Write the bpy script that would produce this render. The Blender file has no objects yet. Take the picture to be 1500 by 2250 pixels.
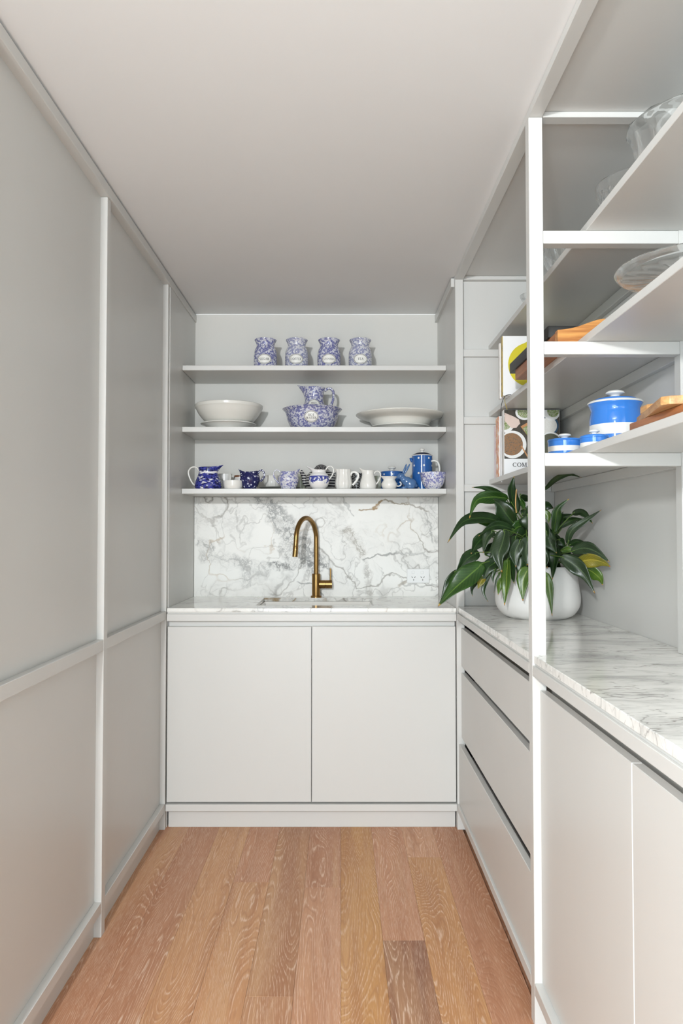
import bpy, bmesh, math, random
from mathutils import Vector, Matrix
S = bpy.context.scene
COL = S.collection
PI = math.pi
rnd = random.Random(7)

# ------------------------------------------------------------------ camera
FPX, CX, CY, CAMZ = 1620.0, 748.0, 1170.0, 1.244
cam_d = bpy.data.cameras.new('camera')
cam_d.sensor_fit = 'VERTICAL'; cam_d.sensor_height = 36.0; cam_d.sensor_width = 24.0
cam_d.lens = FPX / 2250 * 36.0
cam_d.clip_start = 0.02
cam = bpy.data.objects.new('camera', cam_d); COL.objects.link(cam)
cam.location = (0, 0, CAMZ)
cam.rotation_euler = (PI/2 + math.atan((CY-1125)/FPX), 0, -math.atan((750-CX)/FPX))
S.camera = cam
# ------------------------------------------------------------------ world, lamps, exposure
W = bpy.data.worlds.new('world'); S.world = W; W.use_nodes = True
W.node_tree.nodes['Background'].inputs[0].default_value = (0.82, 0.925, 1.0, 1)
W.node_tree.nodes['Background'].inputs[1].default_value = 1.3
def area(name, loc, target, sx, sy, power, col=(1, 1, 1)):
    d = bpy.data.lights.new(name, 'AREA'); d.shape = 'RECTANGLE'; d.size = sx; d.size_y = sy
    d.energy = power; d.color = col
    o = bpy.data.objects.new(name, d); COL.objects.link(o); o.location = loc
    o.rotation_euler = (Vector(target)-Vector(loc)).to_track_quat('-Z', 'Y').to_euler()
    return o
area('kitchen_window_offscreen', (-0.95, -2.1, 1.05), (0.4, 3, 1.0), 2.4, 1.9, 98, (0.82, 0.935, 1.0))
_d = bpy.data.lights.new('kitchen_lamp_offscreen', 'POINT'); _d.energy = 285; _d.shadow_soft_size = 0.07; _d.color = (0.95, 0.98, 1.0)
_l = bpy.data.objects.new('kitchen_lamp_offscreen', _d); COL.objects.link(_l); _l.location = (-0.70, -1.40, 2.0)
S.view_settings.view_transform = 'Standard'; S.view_settings.look = 'None'
S.view_settings.gamma = 1.0; S.view_settings.use_curve_mapping = False
S.view_settings.exposure = 0.26

# ------------------------------------------------------------------ helpers
def lin(c):
    c = c/255.0
    return c/12.92 if c <= 0.04045 else ((c+0.055)/1.055)**2.4
def rgb(r, g, b): return (lin(r), lin(g), lin(b), 1)
def px(x, y, Y):
    """point at depth Y seen at pixel (x, y)"""
    th = math.atan((CY-1125)/FPX); ya = math.atan((750-CX)/FPX)
    fw = Vector((math.sin(ya)*math.cos(th), math.cos(ya)*math.cos(th), math.sin(th)))
    rt = Vector((math.cos(ya), -math.sin(ya), 0)); up = rt.cross(fw)
    d = fw*FPX + rt*(x-750) + up*(1125-y)
    return Vector((0, 0, CAMZ)) + d*(Y/d.y)

class NT:
    def __init__(s, name):
        s.m = bpy.data.materials.new(name); s.m.use_nodes = True
        s.t = s.m.node_tree; s.b = s.t.nodes['Principled BSDF']
    def n(s, typ, ins=None, out=0, **at):
        nd = s.t.nodes.new('ShaderNode'+typ)
        for k, v in at.items(): setattr(nd, k, v)
        for k, v in (ins or {}).items(): s.set(nd.inputs[k], v)
        return nd.outputs[out]
    def set(s, sock, v):
        if isinstance(v, bpy.types.NodeSocket): s.t.links.new(v, sock)
        else: sock.default_value = v
    def math(s, op, a, b=0.0, c=None):
        i = {0: a, 1: b}
        if c is not None: i[2] = c
        return s.n('Math', i, operation=op)
    def vmath(s, op, a, b): return s.n('VectorMath', {0: a, 1: b}, operation=op)
    def mix(s, f, a, b): 
        nd = s.t.nodes.new('ShaderNodeMix'); nd.data_type = 'RGBA'
        s.set(nd.inputs[0], f); s.set(nd.inputs[6], a); s.set(nd.inputs[7], b)
        return nd.outputs[2]
    def rng(s, v, a, b, c=0.0, d=1.0, typ='SMOOTHSTEP'):
        return s.n('MapRange', {0: v, 1: a, 2: b, 3: c, 4: d}, interpolation_type=typ)
    def ramp(s, f, stops, interp='LINEAR'):
        nd = s.t.nodes.new('ShaderNodeValToRGB'); cr = nd.color_ramp; cr.interpolation = interp
        while len(cr.elements) < len(stops): cr.elements.new(0.5)
        for e, (p, c) in zip(cr.elements, stops): e.position = p; e.color = c
        s.set(nd.inputs[0], f); return nd.outputs[0]
    def noise(s, v, scale, detail=4, rough=0.5, dist=0.0, out=0):
        return s.n('TexNoise', {'Vector': v, 'Scale': scale, 'Detail': detail, 'Roughness': rough, 'Distortion': dist}, out=out)
    def obj(s): return s.n('TexCoord', out=3)
    def mapping(s, v, loc=(0, 0, 0), rot=(0, 0, 0), sc=(1, 1, 1)):
        return s.n('Mapping', {0: v, 1: loc, 2: rot, 3: sc})
    def bump(s, h, strength=0.2, dist=0.002):
        s.set(s.b.inputs['Normal'], s.n('Bump', {'Strength': strength, 'Distance': dist, 'Height': h}))
    def fin(s, col, rough=0.5, metal=0.0, coat=0.0):
        s.set(s.b.inputs['Base Color'], col); s.set(s.b.inputs['Roughness'], rough)
        s.b.inputs['Metallic'].default_value = metal; s.b.inputs['Coat Weight'].default_value = coat
        return s.m
MT = {}
def plain(name, col, rough=0.5, metal=0.0, coat=0.0, vary=0.0):
    if name in MT: return MT[name]
    t = NT(name); c = col
    if vary:
        nz = t.noise(t.obj(), 14.0, 3)
        c = t.mix(t.math('MULTIPLY', nz, vary), col, tuple(x*0.6 for x in col[:3])+(1,))
    MT[name] = t.fin(c, rough, metal, coat); return MT[name]

# paint -----------------------------------------------------------
def paint(name, col, rough):
    t = NT(name); o = t.obj()
    nz = t.noise(o, 3.0, 3); fine = t.noise(o, 260.0, 2)
    c = t.mix(t.rng(nz, 0.3, 0.7, 0, 0.12), col, tuple(x*0.93 for x in col[:3])+(1,))
    t.bump(fine, 0.03, 0.0005)
    MT[name] = t.fin(c, t.rng(nz, 0.2, 0.8, rough-0.03, rough+0.04), 0, 0)
    return MT[name]
PAINT = paint('satin_grey_paint', rgb(209, 208, 204), 0.34)
WHITE = paint('ceiling_paint', rgb(236, 236, 235), 0.8)
WALLP = paint('wall_paint', rgb(214, 212, 206), 0.55)
CARCASS = PAINT

# marble ----------------------------------------------------------
def marble(name, rot=(0, 0, 0), sc=(1, 1, 1), off=(0, 0, 0), cloud=0.5, vein=0.8, gold=0.35, band=None, rough=0.13):
    t = NT(name); o = t.obj()
    v = t.mapping(o, off, rot, sc)
    def warp(src, at, scale, amt, det=3):
        w = t.noise(at, scale, det, 0.55, out=1)
        return t.vmath('ADD', src, t.n('VectorMath', {0: t.vmath('SUBTRACT', w, (0.5, 0.5, 0.5)), 'Scale': amt}, operation='SCALE'))
    p = warp(warp(warp(v, v, 2.3, 0.36), v, 10.0, 0.08), v, 45.0, 0.016, 4)
    def ridge(scale, width, o2, det=2.0):
        nz = t.noise(t.mapping(p, o2), scale, det, 0.45)
        d = t.math('ABSOLUTE', t.math('SUBTRACT', nz, 0.5))
        return t.rng(d, 0.0, width, 1.0, 0.0)
    v1 = ridge(2.2, 0.010, (3.1, 1.7, 0.4)); v2 = ridge(4.0, 0.013, (7.7, 2.3, 5.1)); v3 = ridge(8.5, 0.022, (1.2, 9.4, 3.3)); v4 = ridge(19.0, 0.04, (4.2, 0.4, 8.3))
    halo = ridge(4.0, 0.06, (7.7, 2.3, 5.1))
    mask = t.rng(t.noise(v, 1.9, 3), 0.40, 0.60)
    mask2 = t.rng(t.noise(t.mapping(v, (5, 5, 5)), 2.6, 2), 0.38, 0.6)
    cl = t.rng(t.noise(p, 3.0, 6, 0.6), 0.46, 0.76)
    gr_ = t.noise(o, 210.0, 4, 0.75)
    base = t.mix(t.math('MULTIPLY', cl, cloud), rgb(240, 239, 234), rgb(190, 189, 185))
    base = t.mix(t.math('MULTIPLY', halo, t.math('MULTIPLY', mask, 0.3)), base, rgb(184, 183, 179))
    base = t.mix(t.math('MULTIPLY', v4, t.math('MULTIPLY', cl, 0.7*vein)), base, rgb(150, 149, 146))
    base = t.mix(t.math('MULTIPLY', v3, t.math('MULTIPLY', mask2, 0.6*vein)), base, rgb(158, 155, 149))
    base = t.mix(t.math('MULTIPLY', v2, t.math('MULTIPLY', mask, 0.85*vein)), base, rgb(136, 133, 127))
    base = t.mix(t.math('MULTIPLY', v1, t.math('MULTIPLY', t.math('ADD', mask2, 0.2), 0.75*vein)), base, rgb(136, 130, 120))
    base = t.mix(t.math('MULTIPLY', t.rng(gr_, 0.5, 0.7), t.math('MULTIPLY', cl, 0.3)), base, rgb(156, 154, 150))
    gm = t.math('MULTIPLY', t.math('MAXIMUM', v1, v2), t.rng(t.noise(t.mapping(v, (2, 8, 1)), 2.4, 2), 0.54, 0.64))
    base = t.mix(t.math('MULTIPLY', gm, gold), base, rgb(166, 136, 88))
    if band:
        q = warp(warp(o, o, 7.0, 0.13, 4), o, 40.0, 0.02, 4)
        fine1 = t.rng(t.math('ABSOLUTE', t.math('SUBTRACT', t.noise(t.mapping(q, sc=(1, 1, 1)), 15.0, 4, 0.6), 0.5)), 0.0, 0.07, 1, 0.12)
        fine2 = t.rng(t.noise(o, 150.0, 5, 0.75), 0.42, 0.6)
        brk = t.math('MINIMUM', t.math('ADD', t.math('MULTIPLY', fine1, 0.75), t.math('MULTIPLY', fine2, 0.4)), 1.0)
        for (ax, az, bx, bz, wd, amt, colr) in band:
            dx, dz = bx-ax, bz-az; Ln = math.hypot(dx, dz)
            rel = t.vmath('SUBTRACT', q, (ax, 0, az))
            u = t.n('VectorMath', {0: rel, 1: (dx/Ln/Ln, 0, dz/Ln/Ln)}, operation='DOT_PRODUCT', out=1)
            n = t.math('ABSOLUTE', t.n('VectorMath', {0: rel, 1: (-dz/Ln, 0, dx/Ln)}, operation='DOT_PRODUCT', out=1))
            m = t.math('MULTIPLY', t.rng(n, wd*0.3, wd, 1, 0), t.math('MULTIPLY', t.rng(u, -0.06, 0.06), t.rng(u, 0.94, 1.06, 1, 0)))
            f = brk if wd > 0.02 else 1.0
            base = t.mix(t.math('MULTIPLY', m, t.math('MULTIPLY', f, amt)), base, colr)
    MT[name] = t.fin(base, rough, 0, 0.0)
    return MT[name]
GREYV = rgb(128, 126, 122)
_G = lambda v: rgb(v, v, v-3)
SPL_M = marble('splashback_marble', rot=(0.3, 0.9, 0.2), off=(1.3, 0.2, 2.1), cloud=0.42, vein=0.8, gold=0.5, rough=0.4, band=[
    (-0.42, 1.45, -0.11, 1.08, 0.075, 0.95, _G(128)), (-0.30, 1.20, -0.10, 1.04, 0.06, 0.8, _G(140)), (-0.36, 1.085, -0.05, 1.078, 0.022, 0.95, _G(112)),
    (-0.72, 1.20, -0.62, 1.17, 0.035, 0.7, _G(134)), (-0.70, 1.13, -0.36, 1.06, 0.05, 0.55, _G(146)), (-0.66, 1.36, -0.44, 1.26, 0.09, 0.3, _G(160)),
    (-0.52, 1.12, -0.46, 0.98, 0.05, 0.5, _G(150)), (0.02, 1.27, 0.12, 1.13, 0.04, 0.75, rgb(146, 138, 124)), (0.12, 1.13, 0.16, 0.94, 0.022, 0.5, rgb(150, 144, 134)),
    (0.11, 1.11, 0.28, 1.145, 0.007, 0.8, _G(140)), (0.28, 1.145, 0.44, 1.12, 0.006, 0.5, _G(160)), (0.09, 1.375, 0.16, 1.37, 0.006, 0.85, rgb(150, 120, 72)), (0.15, 1.37, 0.22, 1.405, 0.008, 0.9, rgb(156, 122, 66)),
    (0.22, 1.405, 0.34, 1.385, 0.006, 0.8, rgb(150, 136, 112)), (0.34, 1.385, 0.44, 1.36, 0.007, 0.7, rgb(140, 132, 120)), (0.43, 1.36, 0.45, 1.2, 0.005, 0.6, _G(150)),
    (0.0, 1.42, 0.06, 1.33, 0.006, 0.6, _G(160)), (0.36, 1.06, 0.28, 0.96, 0.012, 0.6, rgb(150, 136, 116)), (0.3, 0.98, 0.48, 0.99, 0.008, 0.5, _G(150)), (-0.2, 1.0, -0.08, 0.945, 0.006, 0.7, _G(140))])
BEN_M = marble('benchtop_marble', rot=(0.1, 0.2, 0.5), off=(4.0, 1.2, 0.3), cloud=0.8, vein=0.9, gold=0.6)
BEN_R = marble('side_bench_marble', rot=(0, 0, 0.42), sc=(0.9, 2.9, 1.6), off=(2.0, 0.6, 0.3), cloud=1.3, vein=0.85, gold=0.05)

# oak ------------------------------------------------------------
def oak():
    t = NT('limed_oak_boards')
    r = t.n('ObjectInfo', out=5)
    o = t.obj()
    shift = t.n('CombineXYZ', {0: t.math('MULTIPLY', r, 37.0), 1: t.math('MULTIPLY', r, 91.0), 2: t.math('MULTIPLY', r, 13.0)})
    p = t.vmath('ADD', o, shift)
    r2 = t.n('Attribute', out=2, attribute_type='OBJECT', attribute_name='tone')
    tone = t.ramp(r2, [(0.0, rgb(200, 146, 112)), (0.18, rgb(186, 134, 102)), (0.36, rgb(208, 158, 124)), (0.55, rgb(200, 148, 92)),
                      (0.74, rgb(200, 146, 112)), (0.88, rgb(172, 122, 88)), (1.0, rgb(142, 98, 74))])
    st = t.noise(t.mapping(p, sc=(14, 0.9, 1)), 1.6, 5, 0.6)
    c = t.mix(t.rng(st, 0.38, 0.72, 0, 0.5), tone, rgb(164, 108, 74))
    st2 = t.noise(t.mapping(p, (9, 2, 0), sc=(9, 0.5, 1)), 1.3, 2)
    c = t.mix(t.rng(st2, 0.5, 0.72, 0, 0.5), c, rgb(218, 174, 130))
    # growth rings cut by the board face: a slowly varying field, contoured
    fld = t.noise(t.mapping(p, (3, 1, 0), sc=(7.0, 0.8, 1)), 1.15, 1.0, 0.35)
    side = t.n('SeparateXYZ', {0: t.mapping(p, sc=(5.0, 0.02, 1))})
    wob = t.noise(t.mapping(p, sc=(26, 5, 1)), 1.0, 2)
    ph = t.math('ADD', t.math('ADD', t.math('MULTIPLY', fld, 56.0), t.math('MULTIPLY', side, 20.0)), t.math('MULTIPLY', wob, 1.5))
    fr = t.math('FRACT', ph)
    ln = t.rng(t.math('ABSOLUTE', t.math('SUBTRACT', fr, 0.5)), 0.02, 0.17, 1, 0)
    brk = t.rng(t.noise(t.mapping(p, sc=(300, 22, 1)), 1.0, 3), 0.38, 0.6)
    amt = t.rng(t.noise(t.mapping(p, (5, 5, 0), sc=(6, 1.1, 1)), 1.0, 2), 0.3, 0.62, 0.12, 0.7)
    lime = t.math('MULTIPLY', ln, t.math('MULTIPLY', brk, amt))
    c = t.mix(lime, c, rgb(234, 208, 186))
    dk = t.rng(t.math('ABSOLUTE', t.math('SUBTRACT', fr, 0.2)), 0.0, 0.16, 0.25, 0)
    c = t.mix(dk, c, rgb(150, 94, 62))
    pr = t.rng(t.noise(t.mapping(p, sc=(520, 20, 1)), 1.0, 2), 0.56, 0.72)
    c = t.mix(t.math('MULTIPLY', pr, 0.42), c, rgb(232, 204, 180))
    pd = t.rng(t.noise(t.mapping(p, (7, 3, 0), sc=(420, 12, 1)), 1.0, 2), 0.58, 0.74)
    c = t.mix(t.math('MULTIPLY', pd, 0.3), c, rgb(150, 98, 68))
    vo = t.n('TexVoronoi', {'Vector': t.mapping(p, sc=(2.6, 1.0, 1)), 'Scale': 1.15}, out=0)
    c = t.mix(t.rng(vo, 0.015, 0.06, 0.8, 0), c, rgb(104, 64, 42))
    t.bump(t.math('SUBTRACT', 1.0, lime), 0.1, 0.0006)
    MT['oak'] = t.fin(c, 0.5); return MT['oak']
OAK = oak()

def board_wood(name, light, dark, axis_sc=(40, 3, 40)):
    t = NT(name); o = t.obj()
    n1 = t.noise(t.mapping(o, sc=axis_sc), 1.5, 4, 0.6)
    n2 = t.noise(t.mapping(o, sc=tuple(a*4 for a in axis_sc)), 1.0, 2)
    c = t.mix(t.rng(n1, 0.35, 0.68), light, dark)
    c = t.mix(t.rng(n2, 0.55, 0.75, 0, 0.4), c, tuple(x*0.55 for x in dark[:3])+(1,))
    MT[name] = t.fin(c, 0.42); return MT[name]
WOOD_RED = board_wood('reddish_board_wood', rgb(172, 110, 66), rgb(140, 82, 46))
WOOD_OAK = board_wood('golden_board_wood', rgb(214, 152, 82), rgb(176, 110, 54), (3, 40, 60))
WOOD_PALE = board_wood('pale_board_wood', rgb(204, 158, 104), rgb(172, 120, 70))
WOOD_BLK = plain('black_stained_wood', rgb(30, 30, 28), 0.5)

# ceramics -------------------------------------------------------
WCER = plain('white_glaze', rgb(236, 234, 228), 0.14, vary=0.06)
CREAM = plain('cream_glaze', rgb(228, 226, 218), 0.2, vary=0.06)
SAGE = plain('sage_glaze', rgb(190, 194, 176), 0.25, vary=0.1)
BLUEC = plain('royal_blue_glaze', rgb(38, 96, 168), 0.1, coat=0.3, vary=0.1)
NAVYC = plain('navy_glaze', rgb(48, 52, 78), 0.12, vary=0.1)
RABB = plain('slate_blue_glaze', rgb(82, 118, 164), 0.16, vary=0.35)
def calico(name, scale, light, mid, dark, amt=0.5):
    """all-over sprig print: five-petalled blots, leaves and hair lines on white"""
    t = NT(name); o = t.obj()
    w = t.noise(o, scale*0.6, 3, out=1)
    p = t.vmath('ADD', o, t.n('VectorMath', {0: t.vmath('SUBTRACT', w, (0.5, 0.5, 0.5)), 'Scale': 1.5/scale}, operation='SCALE'))
    d = t.n('TexVoronoi', {'Vector': p, 'Scale': scale*0.55})
    d2 = t.n('TexVoronoi', {'Vector': t.mapping(p, (3, 3, 3)), 'Scale': scale*1.25})
    e = t.n('TexVoronoi', {'Vector': p, 'Scale': scale*0.8}, feature='DISTANCE_TO_EDGE')
    cell = t.n('SeparateXYZ', {0: t.n('TexVoronoi', {'Vector': p, 'Scale': scale*0.8}, out=1)})
    c = t.mix(t.rng(cell, amt-0.03, amt+0.03), light, mid)
    c = t.mix(t.rng(e, 0.015, 0.05, 0.85, 0), c, light)
    c = t.mix(t.rng(d2, 0.22, 0.3, 0.85, 0), c, dark)
    petal = t.math('MULTIPLY', t.rng(d, 0.3, 0.34, 1, 0), t.rng(d, 0.1, 0.14))
    c = t.mix(t.math('MULTIPLY', petal, 0.75), c, light)
    c = t.mix(t.rng(d, 0.05, 0.09, 0.9, 0), c, dark)
    MT[name] = t.fin(c, 0.14); return MT[name]
CAL = calico('violet_calico_glaze', 150.0, rgb(208, 208, 216), rgb(110, 112, 162), rgb(76, 78, 130), 0.36)
CAL2 = calico('pale_violet_calico_glaze', 165.0, rgb(214, 214, 218), rgb(142, 145, 178), rgb(106, 109, 150), 0.42)
CALJ = calico('violet_chintz_jug_glaze', 150.0, rgb(218, 217, 222), rgb(128, 130, 182), rgb(82, 84, 140), 0.45)
def navy_floral():
    t = NT('navy_floral_glaze'); o = t.obj()
    d = t.n('TexVoronoi', {'Vector': o, 'Scale': 68.0, 'Randomness': 0.9})
    ring = t.math('MULTIPLY', t.rng(d, 0.12, 0.17), t.rng(d, 0.27, 0.33, 1, 0))
    d2 = t.n('TexVoronoi', {'Vector': t.mapping(o, (4, 4, 4)), 'Scale': 190.0})
    dots = t.math('MULTIPLY', t.rng(d2, 0.16, 0.24, 1, 0), t.rng(t.noise(o, 80.0, 2), 0.45, 0.55))
    cen = t.rng(d, 0.04, 0.07, 1, 0)
    f = t.math('MINIMUM', t.math('ADD', ring, t.math('ADD', t.math('MULTIPLY', dots, 0.8), cen)), 1.0)
    c = t.mix(f, rgb(34, 36, 86), rgb(216, 218, 232))
    MT['navyf'] = t.fin(c, 0.12); return MT['navyf']
NAVYF = navy_floral()
def willow():
    t = NT('blue_willow_glaze'); o = t.obj(); z = t.n('SeparateXYZ', {0: o}, out=2)
    n1 = t.noise(t.mapping(o, sc=(1, 1, 2.4)), 34.0, 4, 0.55)
    n2 = t.noise(t.mapping(o, (3, 3, 3), sc=(1, 1, 1.5)), 75.0, 3)
    band = t.rng(t.math('ABSOLUTE', t.math('SUBTRACT', z, 0.078)), 0.0, 0.014)      # pale waist
    top = t.rng(z, 0.084, 0.086)
    amt = t.math('ADD', t.math('MULTIPLY', n1, 1.0), t.math('MULTIPLY', t.math('SUBTRACT', band, 0.6), 0.18))
    f = t.math('MAXIMUM', t.rng(amt, 0.44, 0.52), t.math('MULTIPLY', top, t.rng(n2, 0.34, 0.42)))
    c = t.mix(f, rgb(232, 231, 234), rgb(58, 64, 150))
    c = t.mix(t.math('MULTIPLY', f, t.rng(n2, 0.5, 0.58)), c, rgb(28, 32, 84))
    MT['willow'] = t.fin(c, 0.12); return MT['willow']
WILLOW = willow()
def creamer_mat():
    t = NT('white_glaze_with_blue_flower_band'); o = t.obj(); z = t.n('SeparateXYZ', {0: o}, out=2)
    line = t.math('MULTIPLY', t.rng(z, 0.056, 0.0565), t.rng(z, 0.0605, 0.061, 1, 0))
    below = t.math('MULTIPLY', t.rng(z, 0.018, 0.05, 0.0, 1.0), t.rng(z, 0.058, 0.0585, 1, 0))
    n1 = t.noise(o, 85.0, 3)
    fl = t.rng(t.math('ADD', n1, t.math('MULTIPLY', below, 0.22)), 0.62, 0.68)
    f = t.math('MAXIMUM', line, t.math('MULTIPLY', fl, t.rng(below, 0.05, 0.2)))
    c = t.mix(f, rgb(236, 234, 232), rgb(72, 80, 156))
    MT['creamer'] = t.fin(c, 0.12); return MT['creamer']
CREAMER = creamer_mat()
def stripes_mat():
    t = NT('black_and_cream_striped_glaze'); o = t.obj(); z = t.n('SeparateXYZ', {0: o}, out=2)
    w = t.math('ADD', t.math('MULTIPLY', z, 78.0), t.math('MULTIPLY', t.noise(o, 9.0, 2), 0.6))
    f = t.rng(t.math('ABSOLUTE', t.math('SUBTRACT', t.math('FRACT', w), 0.5)), 0.2, 0.26)
    MT['stripe'] = t.fin(t.mix(f, rgb(204, 202, 198), rgb(38, 38, 48)), 0.2); return MT['stripe']
STRIPE = stripes_mat()
def swirl_mat():
    t = NT('black_swirl_glaze'); o = t.obj()
    x = t.n('SeparateXYZ', {0: o}, out=0); z = t.n('SeparateXYZ', {0: o}, out=2)
    r = t.n('VectorMath', {0: t.vmath('SUBTRACT', o, (0, -0.03, 0.108)), 1: (1, 0, 1)}, operation='MULTIPLY')
    L = t.n('VectorMath', {0: r}, operation='LENGTH', out=1)
    f = t.rng(t.math('ABSOLUTE', t.math('SUBTRACT', t.math('FRACT', t.math('MULTIPLY', L, 150.0)), 0.5)), 0.33, 0.4)
    MT['swirl'] = t.fin(t.mix(f, rgb(36, 36, 42), rgb(196, 194, 190)), 0.2); return MT['swirl']
SWIRL = swirl_mat()
def speck_mat():
    t = NT('black_speckled_glaze'); n1 = t.noise(t.obj(), 150.0, 4, 0.7)
    MT['speck'] = t.fin(t.mix(t.rng(n1, 0.48, 0.56), rgb(40, 40, 42), rgb(190, 190, 188)), 0.2); return MT['speck']
SPECK = speck_mat()
def brown_pot():
    t = NT('white_glaze_with_brown_rim'); o = t.obj(); z = t.n('SeparateXYZ', {0: o}, out=2)
    n1 = t.noise(o, 60.0, 3)
    c = t.mix(t.rng(n1, 0.58, 0.62), rgb(232, 230, 226), rgb(96, 84, 78))
    c = t.mix(t.rng(z, 0.0645, 0.065), c, rgb(118, 70, 42))
    MT['brown'] = t.fin(c, 0.15); return MT['brown']
BROWNP = brown_pot()
def grey_floral():
    t = NT('white_glaze_with_grey_flowers'); o = t.obj(); z = t.n('SeparateXYZ', {0: o}, out=2)
    n1 = t.noise(o, 70.0, 3)
    f = t.math('MULTIPLY', t.rng(n1, 0.54, 0.6), t.math('MULTIPLY', t.rng(z, 0.012, 0.02), t.rng(z, 0.052, 0.06, 1, 0)))
    MT['gfl'] = t.fin(t.mix(t.math('MULTIPLY', f, 0.6), rgb(232, 231, 227), rgb(128, 132, 124)), 0.15); return MT['gfl']
GREYF = grey_floral()
def banded(name, stops, rough=0.08):
    """glaze in horizontal bands: stops are (height in metres, colour) from the base up"""
    t = NT(name); z = t.n('SeparateXYZ', {0: t.obj()}, out=2)
    H = 0.25
    MT[name] = t.fin(t.ramp(t.math('DIVIDE', z, H), [(max(0, h/H), c) for h, c in stops], 'CONSTANT'), rough, 0, 0.3)
    return MT[name]
CB, CW = rgb(62, 130, 214), rgb(240, 238, 232)
BRASS = plain('brushed_brass', rgb(168, 126, 66), 0.28, 1.0)
BRASS_T = NT('aged_brass'); _o = BRASS_T.obj()
BRASS_T.fin(BRASS_T.mix(BRASS_T.noise(_o, 40.0, 3), rgb(166, 132, 82), rgb(138, 106, 62)), 0.3, 1.0); BRASS = BRASS_T.m
BLACK = plain('black_ink', rgb(28, 27, 26), 0.5)
SLOT = plain('socket_slot', rgb(60, 60, 58), 0.6)
PLASTIC = plain('white_plastic', rgb(238, 238, 236), 0.3)
PAPER = plain('label_white', rgb(238, 236, 230), 0.3)
PAGES = plain('page_edges', rgb(226, 220, 206), 0.8)
def glass():
    t = NT('clear_glass'); b = t.b; nt = t.t
    b.inputs['Transmission Weight'].default_value = 1.0; b.inputs['IOR'].default_value = 1.45
    n1 = t.noise(t.obj(), 30.0, 2)
    t.fin(rgb(254, 255, 255), t.rng(n1, 0.3, 0.7, 0.0, 0.02))
    tr = t.n('BsdfTransparent', {0: (0.98, 0.99, 0.99, 1)})
    m1 = t.n('MixShader', {0: 0.3, 1: b.outputs[0], 2: tr})
    nt.links.new(m1, nt.nodes['Material Output'].inputs[0])
    return t.m
GLASS = glass()

# geometry ---------------------------------------------------------
def link(name, me, mat=None, root=None, smooth=None):
    o = bpy.data.objects.new(name, me); COL.objects.link(o)
    if mat: me.materials.append(mat)
    if smooth is not None:
        for p in me.polygons: p.use_smooth = True
        me.set_sharp_from_angle(angle=math.radians(smooth))
    if root: o.parent = root
    return o
def tag(o, label, cat=None, group=None, kind=None):
    o['label'] = label
    if cat: o['category'] = cat
    if group: o['group'] = group
    if kind: o['kind'] = kind
    return o
def thing(name, label, cat, loc=(0, 0, 0), group=None, rz=0.0, kind=None):
    o = bpy.data.objects.new(name, None); COL.objects.link(o); o.empty_display_size = 0.05
    o.location = loc; o.rotation_euler = (0, 0, rz)
    return tag(o, label, cat, group, kind)
def box_bm(bm, x0, x1, y0, y1, z0, z1, bev=0.0):
    r = bmesh.ops.create_cube(bm, size=1.0)
    vs = r['verts']
    for v in vs:
        v.co = Vector((x0+(v.co.x+.5)*(x1-x0), y0+(v.co.y+.5)*(y1-y0), z0+(v.co.z+.5)*(z1-z0)))
    if bev > 0:
        es = list({e for v in vs for e in v.link_edges})
        bmesh.ops.bevel(bm, geom=es, offset=bev, segments=1, profile=0.5, affect='EDGES')
def mesh_of(bm, name):
    me = bpy.data.meshes.new(name); bm.to_mesh(me); bm.free(); return me
def box(name, x0, x1, y0, y1, z0, z1, mat, root=None, bev=0.0012):
    """world-space box; its origin sits at its own base centre"""
    c = Vector(((x0+x1)/2, (y0+y1)/2, z0)); bm = bmesh.new()
    box_bm(bm, x0-c.x, x1-c.x, y0-c.y, y1-c.y, 0, z1-z0, bev)
    o = link(name, mesh_of(bm, name), mat)
    o.location = c
    if root: o.parent = root; o.location = c - world(root)
    return o
def world(o):
    p = Vector(o.location)
    while o.parent: o = o.parent; p = p + Vector(o.location)
    return p
def slab(name, outline, z0, z1, mat, root=None, hole=None, bev=0.0015):
    """extruded outline (world XY); object origin stays at the world origin so the stone pattern runs on"""
    bm = bmesh.new()
    if hole:
        hx0, hx1, hy0, hy1 = hole; (x0, y0), (x1, y1) = outline
        O = [(x0, y0), (x1, y0), (x1, y1), (x0, y1)]; I = [(hx0, hy0), (hx1, hy0), (hx1, hy1), (hx0, hy1)]
        lay = []
        for z in (z0, z1): lay.append(([bm.verts.new((x, y, z)) for x, y in O], [bm.verts.new((x, y, z)) for x, y in I]))
        for k in range(4):
            j = (k+1) % 4
            bm.faces.new([lay[1][0][k], lay[1][0][j], lay[1][1][j], lay[1][1][k]])
            bm.faces.new([lay[0][0][j], lay[0][0][k], lay[0][1][k], lay[0][1][j]])
            bm.faces.new([lay[0][0][k], lay[0][0][j], lay[1][0][j], lay[1][0][k]])
            bm.faces.new([lay[0][1][j], lay[0][1][k], lay[1][1][k], lay[1][1][j]])
    else:
        f = bm.faces.new([bm.verts.new((x, y, z0)) for x, y in outline])
        r = bmesh.ops.extrude_face_region(bm, geom=[f])
        for v in r['geom']:
            if isinstance(v, bmesh.types.BMVert): v.co.z = z1
    bmesh.ops.recalc_face_normals(bm, faces=bm.faces)
    if bev: bmesh.ops.bevel(bm, geom=[e for e in bm.edges if e.calc_face_angle(0) > 0.5], offset=bev, segments=1, profile=0.5, affect='EDGES')
    o = link(name, mesh_of(bm, name), mat)
    if root: o.parent = root; o.location = -world(root)
    return o
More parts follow.
